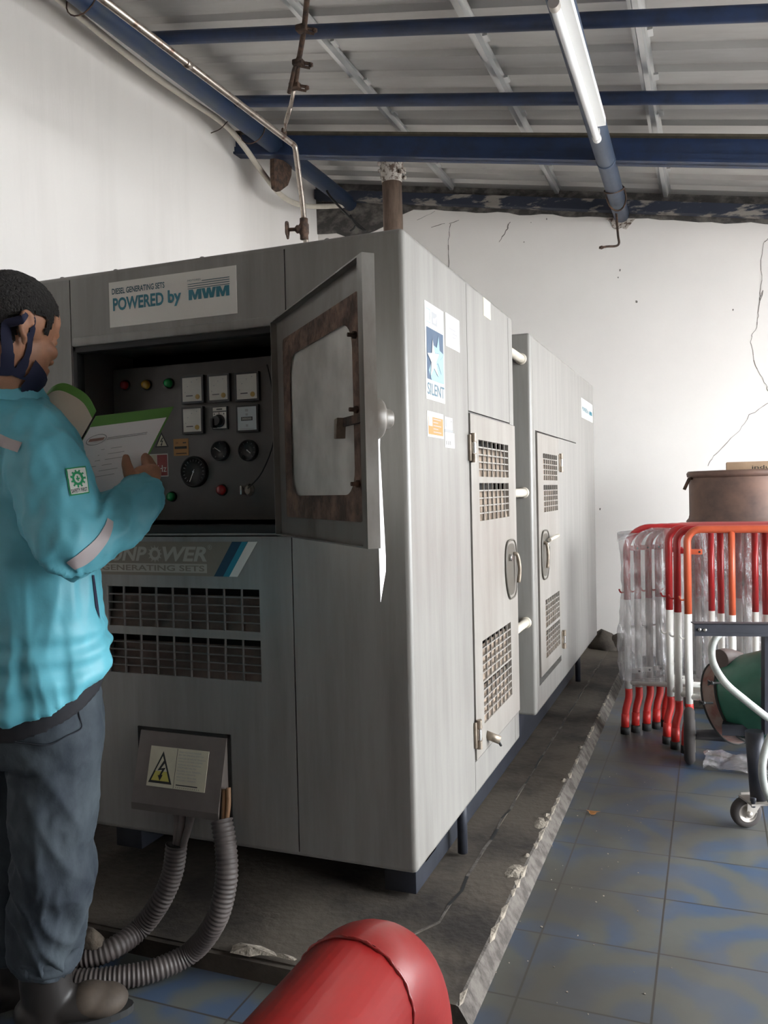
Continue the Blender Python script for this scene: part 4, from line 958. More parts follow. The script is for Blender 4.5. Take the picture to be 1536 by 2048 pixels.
def conduit(pts, r, label):
    path = smooth_path(pts, 70); out = []; L = 0; prev = path[0]; rs = []; last = -1; res = [path[0]]
    for p in path[1:]:
        if (p - res[-1]).length > .0022: res.append(p)
    acc = 0; rs = [r]
    for a, b in zip(res, res[1:]): acc += (b - a).length; rs.append(r * (1 + .065 * math.sin(acc / .0105 * 2 * math.pi)))
    mb = MB(); mb.tube(res, rs, 'conduit', 18, caps=False); mb.tube(res[::6], r * .8, 'inside', 10)
    single('corrugated_conduit', mb, label, 'conduit', 'corrugated conduits from the terminal box')
conduit([ony(443, 1640, -.060), ony(452, 1700, -.080), ony(452, 1765, -.095), ony(432, 1840, -.105), onz(385, 1902, .055), onz(310, 1940, .031), onz(230, 1956, .029), onz(150, 1962, .029), onz(40, 1955, .029), onz(-150, 1930, .029)], .0265, 'dark grey corrugated conduit curving from the right of the terminal box along the floor')
conduit([ony(353, 1688, -.050), ony(345, 1745, -.055), ony(322, 1800, -.070), ony(282, 1855, -.088), onz(225, 1897, .066), onz(160, 1917, .052), onz(80, 1922, .040), onz(-20, 1905, .030), onz(-120, 1885, .029)], .0265, 'dark grey corrugated conduit curving left over the concrete edge from the three cables')

# red pipe in the foreground
t = thing('fire_pipe', (0.27, -0.70, 0), 'thick glossy red pipe with a welded elbow in the foreground', 'pipe')
OD = .082; dh = V((.031, .9995, 0)).normalized(); P0 = at(706, 2004, 1.06); Rb = .135
Vc = P0 + dh * Rb
arc = [P0 + dh * (Rb * math.sin(a)) - V((0, 0, Rb * (1 - math.cos(a)))) for a in [i * math.pi / 2 / 14 for i in range(15)]]
mb = MB(); mb.tube(arc, OD, 'red_paint', 48, caps=False); mb.build('elbow', t)
mb = MB(); mb.tube([P0 - dh * 1.5, P0 - dh * .6, P0], OD, 'red_paint', 48); mb.build('horizontal_pipe', t)
mb = MB(); mb.tube([arc[-1], V((arc[-1].x, arc[-1].y, 0.0))], OD, 'red_paint', 48); mb.build('riser', t)
mb = MB()
k = 90; u1_ = dh.cross(V((0, 0, 1))).normalized()
mb.tube([P0 + (u1_ * math.cos(2 * math.pi * i / k) + V((0, 0, 1)) * math.sin(2 * math.pi * i / k)) * (OD + .0003) + dh * .0012 * math.sin(i * 7.3) for i in range(k)], [.0026 + .0009 * math.sin(i * 2.1) for i in range(k)], 'red_paint', 8, closed=True); mb.build('weld_seam', t)
mb = MB(); mb.lathe((arc[-1].x, arc[-1].y, 0), (0, 0, 1), [(.15, 0), (.15, .02), (OD, .02)], 'red_paint', 40); mb.build('foot_flange', t)
# ================================================================ BARRIERS
def make_barrier(kind):
    """local frame: left post at x=0, bars along +x, z up"""
    L, H, r = 1.80, 1.0, .0165
    paint = 'bar_orange' if kind == 'faded' else 'bar_red'
    rc = .055 if kind == 'faded' else (.06 if kind == 'near' else .11)
    zs = .612 if kind != 'wrapped' else .640
    root = thing('crowd_barrier', (0, 0, 0), 'barrier', 'barrier')
    mb = MB(); zb = .245
    def arc(cx, cz, a0, a1): return [V((cx + rc * math.cos(math.radians(a0 + (a1 - a0) * i / 8)), 0, cz + rc * math.sin(math.radians(a0 + (a1 - a0) * i / 8)))) for i in range(9)]
    top = H - r
    upper = [V((0, 0, zs)), V((0, 0, top - rc - .02))] + arc(rc, top - rc, 180, 90) + arc(L - rc, top - rc, 90, 0) + [V((L, 0, top - rc - .02)), V((L, 0, zs))]
    mb.tube(upper, r, paint, 14)
    for x in (0, L): mb.tube([(x, 0, zb - .03), (x, 0, zs)], r, 'bar_white', 14)
    mb.tube([(0, 0, zb), (L, 0, zb)], r * .9, 'bar_white', 12)
    mb.build('frame', root)
    n = 10
    for i in range(1, n):
        mb = MB(); x = L * i / n; mb.tube([(x, 0, zb), (x, 0, zs)], r * .88, 'bar_white', 10); mb.tube([(x, 0, zs), (x, 0, top)], r * .88, paint, 10); mb.build('bar', root)
    for x in (0, L):
        mb = MB(); mb.tube(smooth_path([(x, 0, zb - .03), (x, 0, .17), (x - .012, -.012, .12), (x - .016, -.016, .09)], 4), r * 1.02, 'bar_dark_red', 12); mb.tube([(x - .016, -.016, .095), (x - .018, -.018, .028)], r * 1.12, 'bar_dark_red', 12); fo = mb.build('foot', root)
        mb = MB(); mb.cyl((x - .018, -.018, 0), (x - .018, -.018, .034), r * 1.3, 'rubber', 14); mb.build('rubber_cap', fo)
    for z, m in ((.885, paint), (.30, 'bar_white')):
        mb = MB(); mb.box((.0, -.004, z - .012), (.062, .004, z + .012), m, .003); mb.cyl((.05, -.006, z), (.05, .006, z), .005, 'ink', 10); mb.build('bracket', root)
    for z, m in ((.69, paint), (.52, 'bar_white')):
        mb = MB(); mb.tube([V((-.022 + .014 * math.cos(a), -.004, z + .018 * math.sin(a))) for a in [math.radians(180 + i * 20) for i in range(11)]], .004, m, 8); mb.build('hook', root)
    return root
G = 'red and white barriers stacked by the back wall'
protos = {'faded': make_barrier('faded'), 'near': make_barrier('near'), 'wrapped': make_barrier('wrapped')}
spots = [('faded', .545, 2.085, 'orange-faded red and white barrier, nearest of the stack, beside the green tank cart'), ('near', .500, 2.13, 'red and white barrier directly behind the faded orange one'), ('near', .462, 2.20, 'red and white barrier just in front of the plastic-wrapped bundle'),
         ('wrapped', .268, 2.30, 'red and white barrier wrapped in clear film, left end sticking out furthest'), ('wrapped', .312, 2.345, 'second barrier of the film-wrapped bundle'), ('wrapped', .360, 2.39, 'third barrier of the film-wrapped bundle'), ('wrapped', .402, 2.435, 'fourth barrier of the film-wrapped bundle'), ('wrapped', .440, 2.48, 'rearmost barrier of the film-wrapped bundle, next to the rusty drum')]
used = set()
for kd, x, y, lb in spots:
    o = protos[kd] if kd not in used else copy_tree(protos[kd]); used.add(kd)
    o.location = (x, y, 0); o.rotation_euler = (0, 0, math.radians(1.5)); tag(o, lb, 'barrier', G)
# stretch film round the bundle
mb = MB()
def crumple(p, k=1.0): return p + V((noise.noise(p * 17), noise.noise(p * 15 + V((9, 0, 0))), noise.noise(p * 13 + V((0, 7, 0))))) * .012 * k
pathxy = [(2.15, 2.27), (1.5, 2.262), (1.2, 2.262), (.9, 2.262), (.6, 2.262), (.42, 2.262), (.30, 2.262), (.242, 2.275), (.236, 2.31), (.29, 2.40), (.36, 2.47), (.42, 2.525), (.6, 2.54), (1.0, 2.54), (2.15, 2.56)]
pp = smooth_path([V((a, b, 0)) for a, b in pathxy], 6); rows = []
for i in range(30):
    z = .26 + .725 * i / 29; rows.append([])
    for p in pp:
        zz = z - (.06 * max(0, (.40 - p.x) / .16) if i == 29 else 0); q = V((p.x + .012 * math.sin(z * 9 + p.x * 5), p.y - .004, zz))
        rows[-1].append(crumple(q))
mb.grid(rows, 'film')
single('stretch_film', mb, 'crinkled clear plastic film wrapped round the bundle of red and white barriers', 'plastic film')
mb = MB(); rows = []
for i in range(16):
    rows.append([])
    for j in range(22):
        x = .60 + .42 * j / 21; y = 1.80 + .24 * i / 15; z = .012 + .05 * abs(noise.noise(V((x * 9, y * 11, 2)))) + .03 * abs(noise.noise(V((x * 23, y * 21, 5)))); rows[-1].append(V((x + .02 * noise.noise(V((x * 6, y * 9, 1))), y + .02 * noise.noise(V((x * 8, y * 6, 8))), z)))
mb.grid(rows, 'film'); single('plastic_bag', mb, 'crumpled clear plastic bag lying on the tiles under the green tank cart', 'plastic bag')

# drum, the block it stands on and the carton on it
mb = MB(); mb.box((.50, 2.85, 0), (1.14, 3.5, .37), 'concrete', .01); single('concrete_block', mb, 'rough concrete block under the rusty drum behind the barriers', 'block')
t = thing('steel_drum', (.82, 3.17, .37), 'brown rusty steel drum with a ribbed side standing behind the barriers', 'drum')
mb = MB(); R_ = .29; Hd = .882
mb.lathe((.82, 3.17, .37), (0, 0, 1), [(0, .01), (R_ - .01, .01), (R_, 0), (R_ + .006, .006), (R_, .02), (R_, .28), (R_ + .014, .30), (R_, .32), (R_, .575), (R_ + .004, .588), (R_ + .018, .605), (R_ + .004, .622), (R_, .64), (R_, .835), (R_ - .004, .85)], 'drum', 56); mb.build('drum_body', t)
mb = MB(); mb.lathe((.82, 3.17, .37), (0, 0, 1), [(R_ - .004, .845), (R_ + .010, .852), (R_ + .013, Hd - .012), (R_ + .004, Hd), (R_ - .012, Hd), (R_ - .016, Hd - .016), (0, Hd - .016)], 'drum', 56); mb.build('drum_rim', t)
mb = MB(); e = V((.82 - R_ * .93, 3.17 - R_ * .36, 1.215)); mb.tube([e, e + V((-.016, -.004, -.004)), e + V((-.042, -.01, -.062))], .009, 'rust', 8); mb.build('ring_lever', t)
mb = MB(); x0 = .727; mb.box((x0, 3.22, 1.252 - .016), (1.10, 3.42, 1.30), 'carton', .003)
S = (V((x0, 3.22, 1.24)), V((1, 0, 0)), V((0, 0, 1)), V((0, -1, 0))); mb.text('indu', S, .13, .018, .22, .038, 'ink', .0008); single('cardboard_carton', mb, 'flat brown cardboard carton lying on top of the rusty drum', 'carton')

RH0 = V((CR.x, CR.y, 0)).normalized(); FH0 = V((CF.x, CF.y, 0)).normalized()
# ================================================================ TANK CART
t = thing('tank_cart', at(1480, 1600, 3.0) * 1.0, 'dark steel cart on wheels carrying a green tank and a pale grey hose', 'cart')
fr = MB()
D0 = 2.82
a = at(1389, 1259.5, D0); b = at(1545, 1260, D0 + .02) + V((.35, .06, 0)); dl = (b - a).normalized(); nb = V((-dl.y, dl.x, 0))
fr.prism([a + V((0, 0, -.021)), b + V((0, 0, -.021)), b + V((0, 0, .021)), a + V((0, 0, .021))], nb * .004, 'cart'); fr.prism([a + V((0, 0, .017)), b + V((0, 0, .017)), b + V((0, 0, .021)), a + V((0, 0, .021))], nb * .045, 'cart')
fr.prism([a + V((0, 0, -.021)) - nb * .002, b + V((0, 0, -.021)) - nb * .002, b + V((0, 0, -.010)) - nb * .002, a + V((0, 0, -.010)) - nb * .002], nb * .004, 'cart')
for px in (1399, 1410): c = at(px, 1259 + (px > 1400) * 1, D0 - .004); fr.lathe(c, -nb, [(.006, 0), (.006, .003), (.003, .005), (0, .005)], 'chrome', 10)
pt = at(1537, 1262, D0); pb = at(1537, 1470, 2.86); fr.prism([pt + dl * -.012 + V((0, 0, 0)), pt + dl * .03, pb + dl * .03, pb - dl * .012], nb * .035, 'cart')
fr.build('frame', t)
mb = MB(); c0 = at(1508, 1462, 2.80); c1 = at(1519, 1597, 2.80); mb.tube([c0, c1], .029, 'cart', 20); mb.build('leg', t)
mb = MB(); wa = V((.575, 1.925, .115)); lb_ = at(1505, 1470, 2.95); mb.prism([wa + V((0, 0, .0)), lb_ + V((0, 0, -.012)), lb_ + V((0, 0, .022)), wa + V((0, 0, .03))], (.03, .01, 0), 'cart'); mb.prism([lb_ + V((-.1, 0, -.01)), lb_ + V((.3, .1, -.02)), lb_ + V((.3, .1, .02)), lb_ + V((-.1, 0, .03))], (.02, .25, 0), 'cart')
mb.cyl(V((.548, 1.925, .115)), V((1.05, 1.925, .115)), .012, 'cart', 12); mb.build('lower_rail', t)
def wheel(c, axis, R2, w, parent, name='wheel'):
    mb = MB(); axis = V(axis).normalized(); o = c - axis * w / 2
    mb.lathe(o, axis, [(R2 * .62, 0), (R2 * .86, -.001), (R2 * .97, w * .18), (R2, w * .4), (R2, w * .6), (R2 * .97, w * .82), (R2 * .86, w + .001), (R2 * .62, w)], 'tyre', 36)
    mb.lathe(o, axis, [(0, -.002), (R2 * .16, -.002), (R2 * .2, .004), (R2 * .5, .004), (R2 * .56, -.002), (R2 * .64, .002), (R2 * .64, w - .002), (R2 * .56, w + .002), (R2 * .5, w - .004), (R2 * .2, w - .004), (R2 * .16, w + .002), (0, w + .002)], 'caster', 30)
    return mb.build(name, parent)
wheel(V((.548, 1.925, .118)), (1, .02, 0), .118, .042, t)
wheel(V((1.05, 1.925, .118)), (1, .02, 0), .118, .042, t)
wc = at(1492, 1638, 2.86); wc = V((wc.x, wc.y, .053))
cst = MB(); fa = V((.42, -.90, 0)).normalized()
topc = V((c1.x, c1.y, c1.z)); pz = topc.z - .002
dirp = V((fa.y, -fa.x, 0)); dirp = dirp if dirp.x > 0 else -dirp
P_ = lambda a, b: V((topc.x, topc.y, 0)) + dirp * a + fa * b
cst.prism([P_(-.05, -.045) + V((0, 0, pz - .006)), P_(.07, -.045) + V((0, 0, pz - .006)), P_(.07, .045) + V((0, 0, pz - .006)), P_(-.05, .045) + V((0, 0, pz - .006))], (0, 0, .006), 'caster')
for sgn in (-1, 1):
    o = wc + fa * sgn * .021
    cst.prism([o + dirp * a + V((0, 0, b)) for a, b in ((-.012, -.012), (.012, -.012), (.052, pz - wc.z - .02), (.048, pz - wc.z - .006), (-.006, pz - wc.z - .006), (-.006, .02))], fa * .003 * sgn, 'caster')
    cst.lathe(o + fa * .003 * sgn, fa * sgn, [(.011, 0), (.011, .004), (.006, .008), (0, .008)], 'caster', 12)
for a_, b_ in ((-.04, .035), (.06, .035)): cst.lathe(P_(a_, b_) + V((0, 0, pz - .012)), (0, 0, 1), [(.007, 0), (.007, .018), (.01, .02), (.01, .03), (0, .03)], 'cart', 8)
csto = cst.build('caster', t); wheel(wc, fa, .053, .030, csto, 'caster_wheel')
# green tank lying across the cart with a dull red cover on its near left end
mb = MB(); tc = at(1530, 1390, 3.05); ta = (RH0 * -.60 - V((0, 0, 1)) * .36 + FH0 * .78).normalized(); tr_ = .158
mb.lathe(tc - ta * .22, ta, [(0, 0), (tr_ * .5, .01), (tr_ * .85, .05), (tr_, .11), (tr_, .25), (tr_ * .97, .30), (tr_ * .93, .325)], 'tank', 44); mb.build('tank', t)
mb = MB(); ec = tc + ta * .105; mb.lathe(ec, ta, [(tr_ * .93, -.01), (tr_ * .97, -.006), (tr_ * .95, .045), (tr_ * .98, .048), (tr_ * .98, .054), (tr_ * .85, .062), (0, .075)], 'tank_end', 44); eo = mb.build('tank_cover', t)
mb = MB(); e1 = ta.orthogonal().normalized(); e2 = ta.cross(e1)
mb.tube([ec + ta * -.006 + (e1 * math.cos(a) + e2 * math.sin(a)) * tr_ * .975 for a in [i * math.pi / 24 for i in range(48)]], (.004), 'rubber', 8, closed=True); mb.build('clamp_band', t)
mb = MB(); mb.tube([ec + ta * .051 + (e1 * math.cos(a) + e2 * math.sin(a)) * tr_ * .985 for a in [i * math.pi / 24 for i in range(48)]], .0035, 'rubber', 8, closed=True)
mb.build('clamp_band', t)
for px, py in ((1424, 1366), (1407, 1406)):
    mb = MB(); c = at(px, py, 2.86); mb.ball(c, .008, 'ink', 1); mb.cyl(c, c + V((.03, .01, .0)), .004, 'ink', 8)
    for k in (-1, 0, 1): mb.cyl(c, c + V((-.014, 0, .008 * k)), .003, 'ink', 6)
    mb.build('wing_nut', t)
mb = MB(); mb.ball(at(1527, 1358, 2.90), .010, mat('red_tap', (.55, .06, .035), .4), 2); mb.build('drain_tap', t)
mb = MB(); mb.tube(smooth_path([at(1440, 1318, 3.1), at(1455, 1316, 3.12), at(1480, 1325, 3.15), at(1500, 1350, 3.15)], 5), .036, mat('brown_filler_neck', (.16, .12, .11), .6, var=.3), 18); mb.build('filler_neck', t)
mb = MB(); mb.tube(smooth_path([at(1462, 1262, 2.95), at(1440, 1268, 2.92), at(1425, 1290, 2.88), at(1426, 1325, 2.82), at(1450, 1365, 2.79), at(1490, 1400, 2.78), at(1528, 1430, 2.78), at(1570, 1462, 2.8)], 8), [.0125] * 57, 'hose', 14); mb.build('hose', t)
mb = MB(); mb.tube(smooth_path([at(1560, 1440, 2.78), at(1538, 1480, 2.73), at(1526, 1520, 2.72), at(1526, 1560, 2.72), at(1540, 1598, 2.73), at(1570, 1630, 2.74)], 8), .0125, 'hose', 14); mb.build('hose', t)

# litter on the tiles
mb = MB(); c = onz(1186, 1626, .004)
mb.face([c + V((.022 * math.cos(a) * (1 + .35 * math.sin(3 * a)), .016 * math.sin(a), .004 + .004 * math.cos(2 * a))) for a in [i * math.pi / 7 for i in range(14)]], 'leaf'); single('dry_leaf', mb, 'small dry brown leaf on the blue tiles beside the concrete base', 'leaf')
mb = MB()
for k in range(70):
    x = .14 + abs(random.gauss(0, .22)); y = random.uniform(-.3, 1.7); r_ = random.uniform(.0008, .0024)
    mb.prism([V((x + r_ * math.cos(a) * random.uniform(.5, 1.6), y + r_ * math.sin(a) * random.uniform(.5, 2), .0002)) for a in [i * math.pi / 3 for i in range(6)]], (0, 0, .0015), 'mortar')
o = single('floor_crumbs', mb, 'pale mortar crumbs scattered over the blue tiles along the concrete base', 'crumbs'); o['kind'] = 'stuff'
# ================================================================ THE PERSON
def capsule(bm, a, b, ra, rb, n=16):
    a, b = V(a), V(b)
    for c, r in ((a, ra), (b, rb)): bmesh.ops.create_uvsphere(bm, u_segments=n, v_segments=10, radius=r, matrix=Matrix.Translation(c))
    d = b - a
    if d.length < 1e-5: return
    d.normalize(); u = d.orthogonal().normalized(); w = d.cross(u)
    A = [bm.verts.new(a + ra * (math.cos(2 * math.pi * i / n) * u + math.sin(2 * math.pi * i / n) * w)) for i in range(n)]
    B = [bm.verts.new(b + rb * (math.cos(2 * math.pi * i / n) * u + math.sin(2 * math.pi * i / n) * w)) for i in range(n)]
    for i in range(n): bm.faces.new((A[i], A[(i + 1) % n], B[(i + 1) % n], B[i]))
    bm.faces.new(A[::-1]); bm.faces.new(B)
def chain(bm, pts, rs):
    for i in range(len(pts) - 1): capsule(bm, pts[i], pts[i + 1], rs[i], rs[i + 1])
def ellip(bm, c, ax):
    m = Matrix(((ax[0].x, ax[1].x, ax[2].x, c.x), (ax[0].y, ax[1].y, ax[2].y, c.y), (ax[0].z, ax[1].z, ax[2].z, c.z), (0, 0, 0, 1)))
    bmesh.ops.create_uvsphere(bm, u_segments=24, v_segments=16, radius=1.0, matrix=m)
def loft(bm, rings):
    """rings: (centre, axis_a, axis_b) ellipses, closed at both ends"""
    n = 32; R = []
    for c, a, b in rings: R.append([bm.verts.new(c + a * math.cos(2 * math.pi * i / n) + b * math.sin(2 * math.pi * i / n)) for i in range(n)])
    for A, B in zip(R, R[1:]):
        for i in range(n): bm.faces.new((A[i], A[(i + 1) % n], B[(i + 1) % n], B[i]))
    bm.faces.new(R[0][::-1]); bm.faces.new(R[-1])
def remesh(bm, voxel, smooth):
    bmesh.ops.recalc_face_normals(bm, faces=bm.faces)
    me = bpy.data.meshes.new('tmp'); bm.to_mesh(me); bm.free()
    ob = bpy.data.objects.new('tmp', me); COL.objects.link(ob)
    md = ob.modifiers.new('r', 'REMESH'); md.mode = 'VOXEL'; md.voxel_size = voxel; md.use_smooth_shade = True
    if smooth: ms = ob.modifiers.new('s', 'SMOOTH'); ms.factor = 0.5; ms.iterations = smooth
    bpy.context.view_layer.update()
    out = bpy.data.meshes.new_from_object(ob.evaluated_get(bpy.context.evaluated_depsgraph_get()))
    bpy.data.objects.remove(ob); bpy.data.meshes.remove(me); out.materials.clear()
    for p in out.polygons: p.use_smooth = True; p.material_index = 0
    return out
def bvh_of(me): return BVHTree.FromPolygons([v.co.copy() for v in me.vertices], [tuple(p.vertices) for p in me.polygons])
RH = V((CR.x, CR.y, 0)).normalized(); FH = V((CF.x, CF.y, 0)).normalized(); UP = V((0, 0, 1))
person = thing('person', (-.80, -.36, 0), 'person in a light blue work jacket and jeans reading a pad at the control panel', 'person')

# head frame
_d = _ray(40, 800); FL = V((_d.x, _d.y, 0)).normalized(); RL = V((FL.y, -FL.x, 0))                # square to the line of sight at the figure
HSC = 0.90; th = math.radians(42); Hf0 = RL * math.cos(th) + FL * math.sin(th); Hs = RL * math.sin(th) - FL * math.cos(th)   # face forward, right side
tl = math.radians(14); Hf = Hf0 * math.cos(tl) - UP * math.sin(tl); Hu = UP * math.cos(tl) + Hf0 * math.sin(tl)
HO = at(33, 664, 1.74)
def H(f, u, s): return HO + (Hf * f + Hu * u + Hs * s) * HSC
def hell(bm, f, u, s, rf, ru, rs): ellip(bm, H(f, u, s), (Hf * rf * HSC, Hu * ru * HSC, Hs * rs * HSC))
# torso frame
ta_ = math.radians(34); Tf = RL * math.cos(ta_) + FL * math.sin(ta_); Ts = RL * math.sin(ta_) - FL * math.cos(ta_)
NB = at(12, 800, 1.80)                            # base of the neck
SR = at(88, 888, 1.715); ER = at(140, 1088, 1.635); WR = at(290, 992, 1.79)
SLh = NB - Ts * .17 - UP * .085; EL = SLh + V((0, 0, -.24)) + Tf * .06 - Ts * .03; WL = at(150, 985, 1.95)
HIPC = at(72, 1425, 1.86); KR = at(108, 1700, 1.84); AR = at(95, 1955, 1.87); AR = V((AR.x, AR.y, .11))
HR = at(110, 1440, 1.82); HL = HIPC - Ts * .10; KL = HL + V((0, 0, -.40)) - Ts * .02 + Tf * .02; AL = V((KL.x, KL.y, .11)) - Ts * .02
bm = bmesh.new()
# skull, face
hell(bm, -.012, .032, 0, .100, .094, .077); hell(bm, .028, -.035, 0, .062, .088, .060); hell(bm, .050, -.088, 0, .036, .030, .040)
hell(bm, .066, -.104, 0, .022, .020, .024); hell(bm, .064, .045, 0, .032, .050, .055); hell(bm, .080, .022, .0, .017, .012, .048)
hell(bm, .058, -.028, .042, .028, .022, .020); hell(bm, .058, -.028, -.042, .028, .022, .020); hell(bm, .04, -.07, .036, .03, .03, .016)
capsule(bm, H(.090, .008, 0), H(.098, -.030, 0), .009, .012); hell(bm, .100, -.034, 0, .013, .012, .014); hell(bm, .097, -.037, .013, .011, .009, .009); hell(bm, .097, -.037, -.013, .011, .009, .009)
hell(bm, .088, -.063, 0, .013, .007, .026); hell(bm, .086, -.074, 0, .013, .008, .023)
for s_ in (1, -1): hell(bm, .076, .002, .030 * s_, .014, .010, .016)
for s_ in (1, -1):                                # ears: bowl, helix, lobe
    hell(bm, -.046, -.012, .076 * s_, .017, .030, .006)
    hx = [H(-.046 + 0.019 * math.cos(a) - .004 * math.sin(a), -.012 + .030 * math.sin(a), (.086 - .004 * math.cos(a)) * s_) for a in [math.radians(20 + i * 22) for i in range(12)]]
    chain(bm, hx, [.0052] * 12); hell(bm, -.040, -.046, .079 * s_, .009, .011, .005)
capsule(bm, H(-.035, -.04, 0), NB + UP * .0 - Tf * .01, .058, .064); capsule(bm, NB, NB - UP * .05, .065, .085)
# trunk and limbs inside the clothes
loft(bm, [(NB - UP * .03, Ts * .08, Tf * .07), (NB - UP * .10, Ts * .155, Tf * .09), (NB - UP * .30, Ts * .15, Tf * .10), (NB - UP * .48, Ts * .135, Tf * .095), (HIPC + UP * .05, Ts * .14, Tf * .10), (HIPC - UP * .08, Ts * .13, Tf * .10)])
chain(bm, [SR, ER, WR], [.052, .040, .027]); chain(bm, [SLh, EL, WL], [.052, .040, .027])
chain(bm, [HR, KR, AR], [.072, .052, .038]); chain(bm, [HL, KL, AL], [.072, .052, .038])
FD = ((RH * .95 + FH * .25).normalized(), (RH * .6 + FH * .8).normalized())
for A_, d_ in zip((AR, AL), FD): chain(bm, [A_, V((A_.x, A_.y, .05)), V((A_.x, A_.y, .042)) + d_ * .10], [.034, .032, .024])
# pad geometry (needed by the hands)
pTL, pTR, pBR = at(192, 832, 1.86), at(348, 813, 1.98), at(246, 1012, 1.85)
pBL = pTL + (pBR - pTR); pn = (pTR - pTL).cross(pBL - pTL).normalized()
if pn.dot(CF) > 0: pn = -pn                       # pn points to the reader
pu = (pTR - pTL); pv = (pBL - pTL)
def PAD(u, v, n=0.0): return pTL + pu * u + pv * v + pn * n
# right hand: palm beyond the right edge of the pad, thumb over it, fingers behind it
palm0 = at(292, 985, 1.80); palm1 = at(296, 948, 1.835)
capsule(bm, WR, palm0, .027, .029); capsule(bm, palm0, at(286, 955, 1.83), .029, .027); capsule(bm, at(300, 978, 1.82), palm1, .022, .023); capsule(bm, palm0, at(305, 945, 1.85), .024, .02)
chain(bm, [at(272, 972, 1.80), at(259, 948, 1.795), at(253, 929, 1.80), at(252, 915, 1.812)], [.0175, .0135, .0115, .0085])
for (k0, k1, k2, k3) in (((294, 934), (290, 914), (276, 899), (262, 901)), ((301, 941), (298, 921), (283, 906), (268, 910)), ((306, 951), (305, 932), (290, 917), (274, 921)), ((308, 963), (307, 947), (294, 933), (280, 937))):
    chain(bm, [at(*k0, 1.865), at(*k1, 1.91), at(*k2, 1.965), at(*k3, 1.975)], [.0115, .0105, .0095, .008])
# left hand under the lower left of the pad
lp = PAD(.12, .62, -.035)
capsule(bm, WL, lp, .026, .026)
for k in range(4): b0 = lp + pu * .10 + pv * (-.12 + .085 * k); chain(bm, [lp + pv * (-.08 + .05 * k), b0, b0 + pu * .14 + pn * .004, b0 + pu * .25 + pn * .008], [.013, .0105, .009, .008])
chain(bm, [lp, lp - pu * .12 + pn * .03, lp - pu * .10 + pn * .055, lp - pu * .02 + pn * .052], [.017, .013, .011, .009])
body = remesh(bm, .0042, 3)
link_b = bvh_of(body)
# hair: the upper skull of the head, thickened outwards
hm = MB(); sel = {}
def hair_side(p):
    d = (p - HO) / HSC; f, u, s = d.dot(Hf), d.dot(Hu), d.dot(Hs)
    if u < -.12 or u > .2 or abs(f) > .14 or abs(s) > .12: return False
    if abs(s) > .080 and -.050 < u < .03: return False
    j = .004 * noise.noise(p * 160)
    if f > .056: lim = .084
    elif f > .030: lim = .050 - (abs(s) - .06) * .2
    elif f > .012: lim = -.004
    elif f > -.030: lim = .026
    elif f > -.050: lim = -.02
    else: lim = -.062 + .2 * max(0, -.05 - f) * 0
    return u > lim + j
faces = [p for p in body.polygons if hair_side(p.center)]
for p in faces:
    for vi in p.vertices:
        if vi not in sel:
            v = body.vertices[vi]; d = v.co - HO; up_ = max(0, min(1, (d.dot(Hu) + .02) / .09))
            sel[vi] = hm.bm.verts.new(v.co + v.normal * (.0015 + .0085 * up_ + .0022 * noise.noise(v.co * 230)))
for p in faces: hm.bm.faces.new([sel[i] for i in p.vertices])
hm._set(hm.bm.faces, 'hair', True)
bo = link_mesh('body', body, [M['skin']], person)
hair = hm.build('hair', person, sharp=180)
# face mask pulled under the chin: ear loops and cloth
mk = MB()
def on_head(f, u, s, off=.003):
    p = H(f, u, s); hit = link_b.find_nearest(p); return hit[0] + hit[1] * off
def ribbon(pts, w, m, off=.003):
    path = smooth_path([V(p) for p in pts], 7); hits = []
    for p in path:
        h_ = link_b.ray_cast(H(p.x, p.y, .16), -Hs); hit = h_ if h_[0] is not None else link_b.find_nearest(H(*p)); hits.append((hit[0], hit[1]))
    A, B = [], []
    for i, (p, n) in enumerate(hits):
        tg = (hits[min(i + 1, len(hits) - 1)][0] - hits[max(i - 1, 0)][0]).normalized(); sd = n.cross(tg).normalized()
        ww = w[min(len(w) - 1, int(i / len(hits) * len(w)))] if isinstance(w, (list, tuple)) else w
        A.append(p + n * off + sd * ww); B.append(p + n * off - sd * ww)
    mk.grid([A, [(a + b) / 2 + (h[1] * .002) for a, b, h in zip(A, B, hits)], B], m)
for s_ in (1,):
    ribbon([(-.028, .014, .084), (-.018, -.015, .084), (-.010, -.048, .078), (-.006, -.080, .068), (-.004, -.112, .056)], [.005, .008, .009, .010, .013, .016], 'mask', .004)
    ribbon([(-.062, .006, .080), (-.070, -.020, .074), (-.066, -.052, .070), (-.048, -.084, .066), (-.022, -.114, .056)], [.006, .009, .010, .011, .013, .016], 'mask', .004)
cr = []
for i in range(9):
    row = []
    for j in range(15):
        a = math.radians(-75 + 150 * j / 14); f = -.01 + .085 * math.cos(a) * (.62 + .05 * i); s_ = .066 * math.sin(a); u = -.150 + i * .0085 + .03 * (1 - math.cos(a))
        row.append(on_head(f, u - .01, s_, .007))
    cr.append(row)
mk.grid(cr, 'mask'); mk.build('face_mask', person)

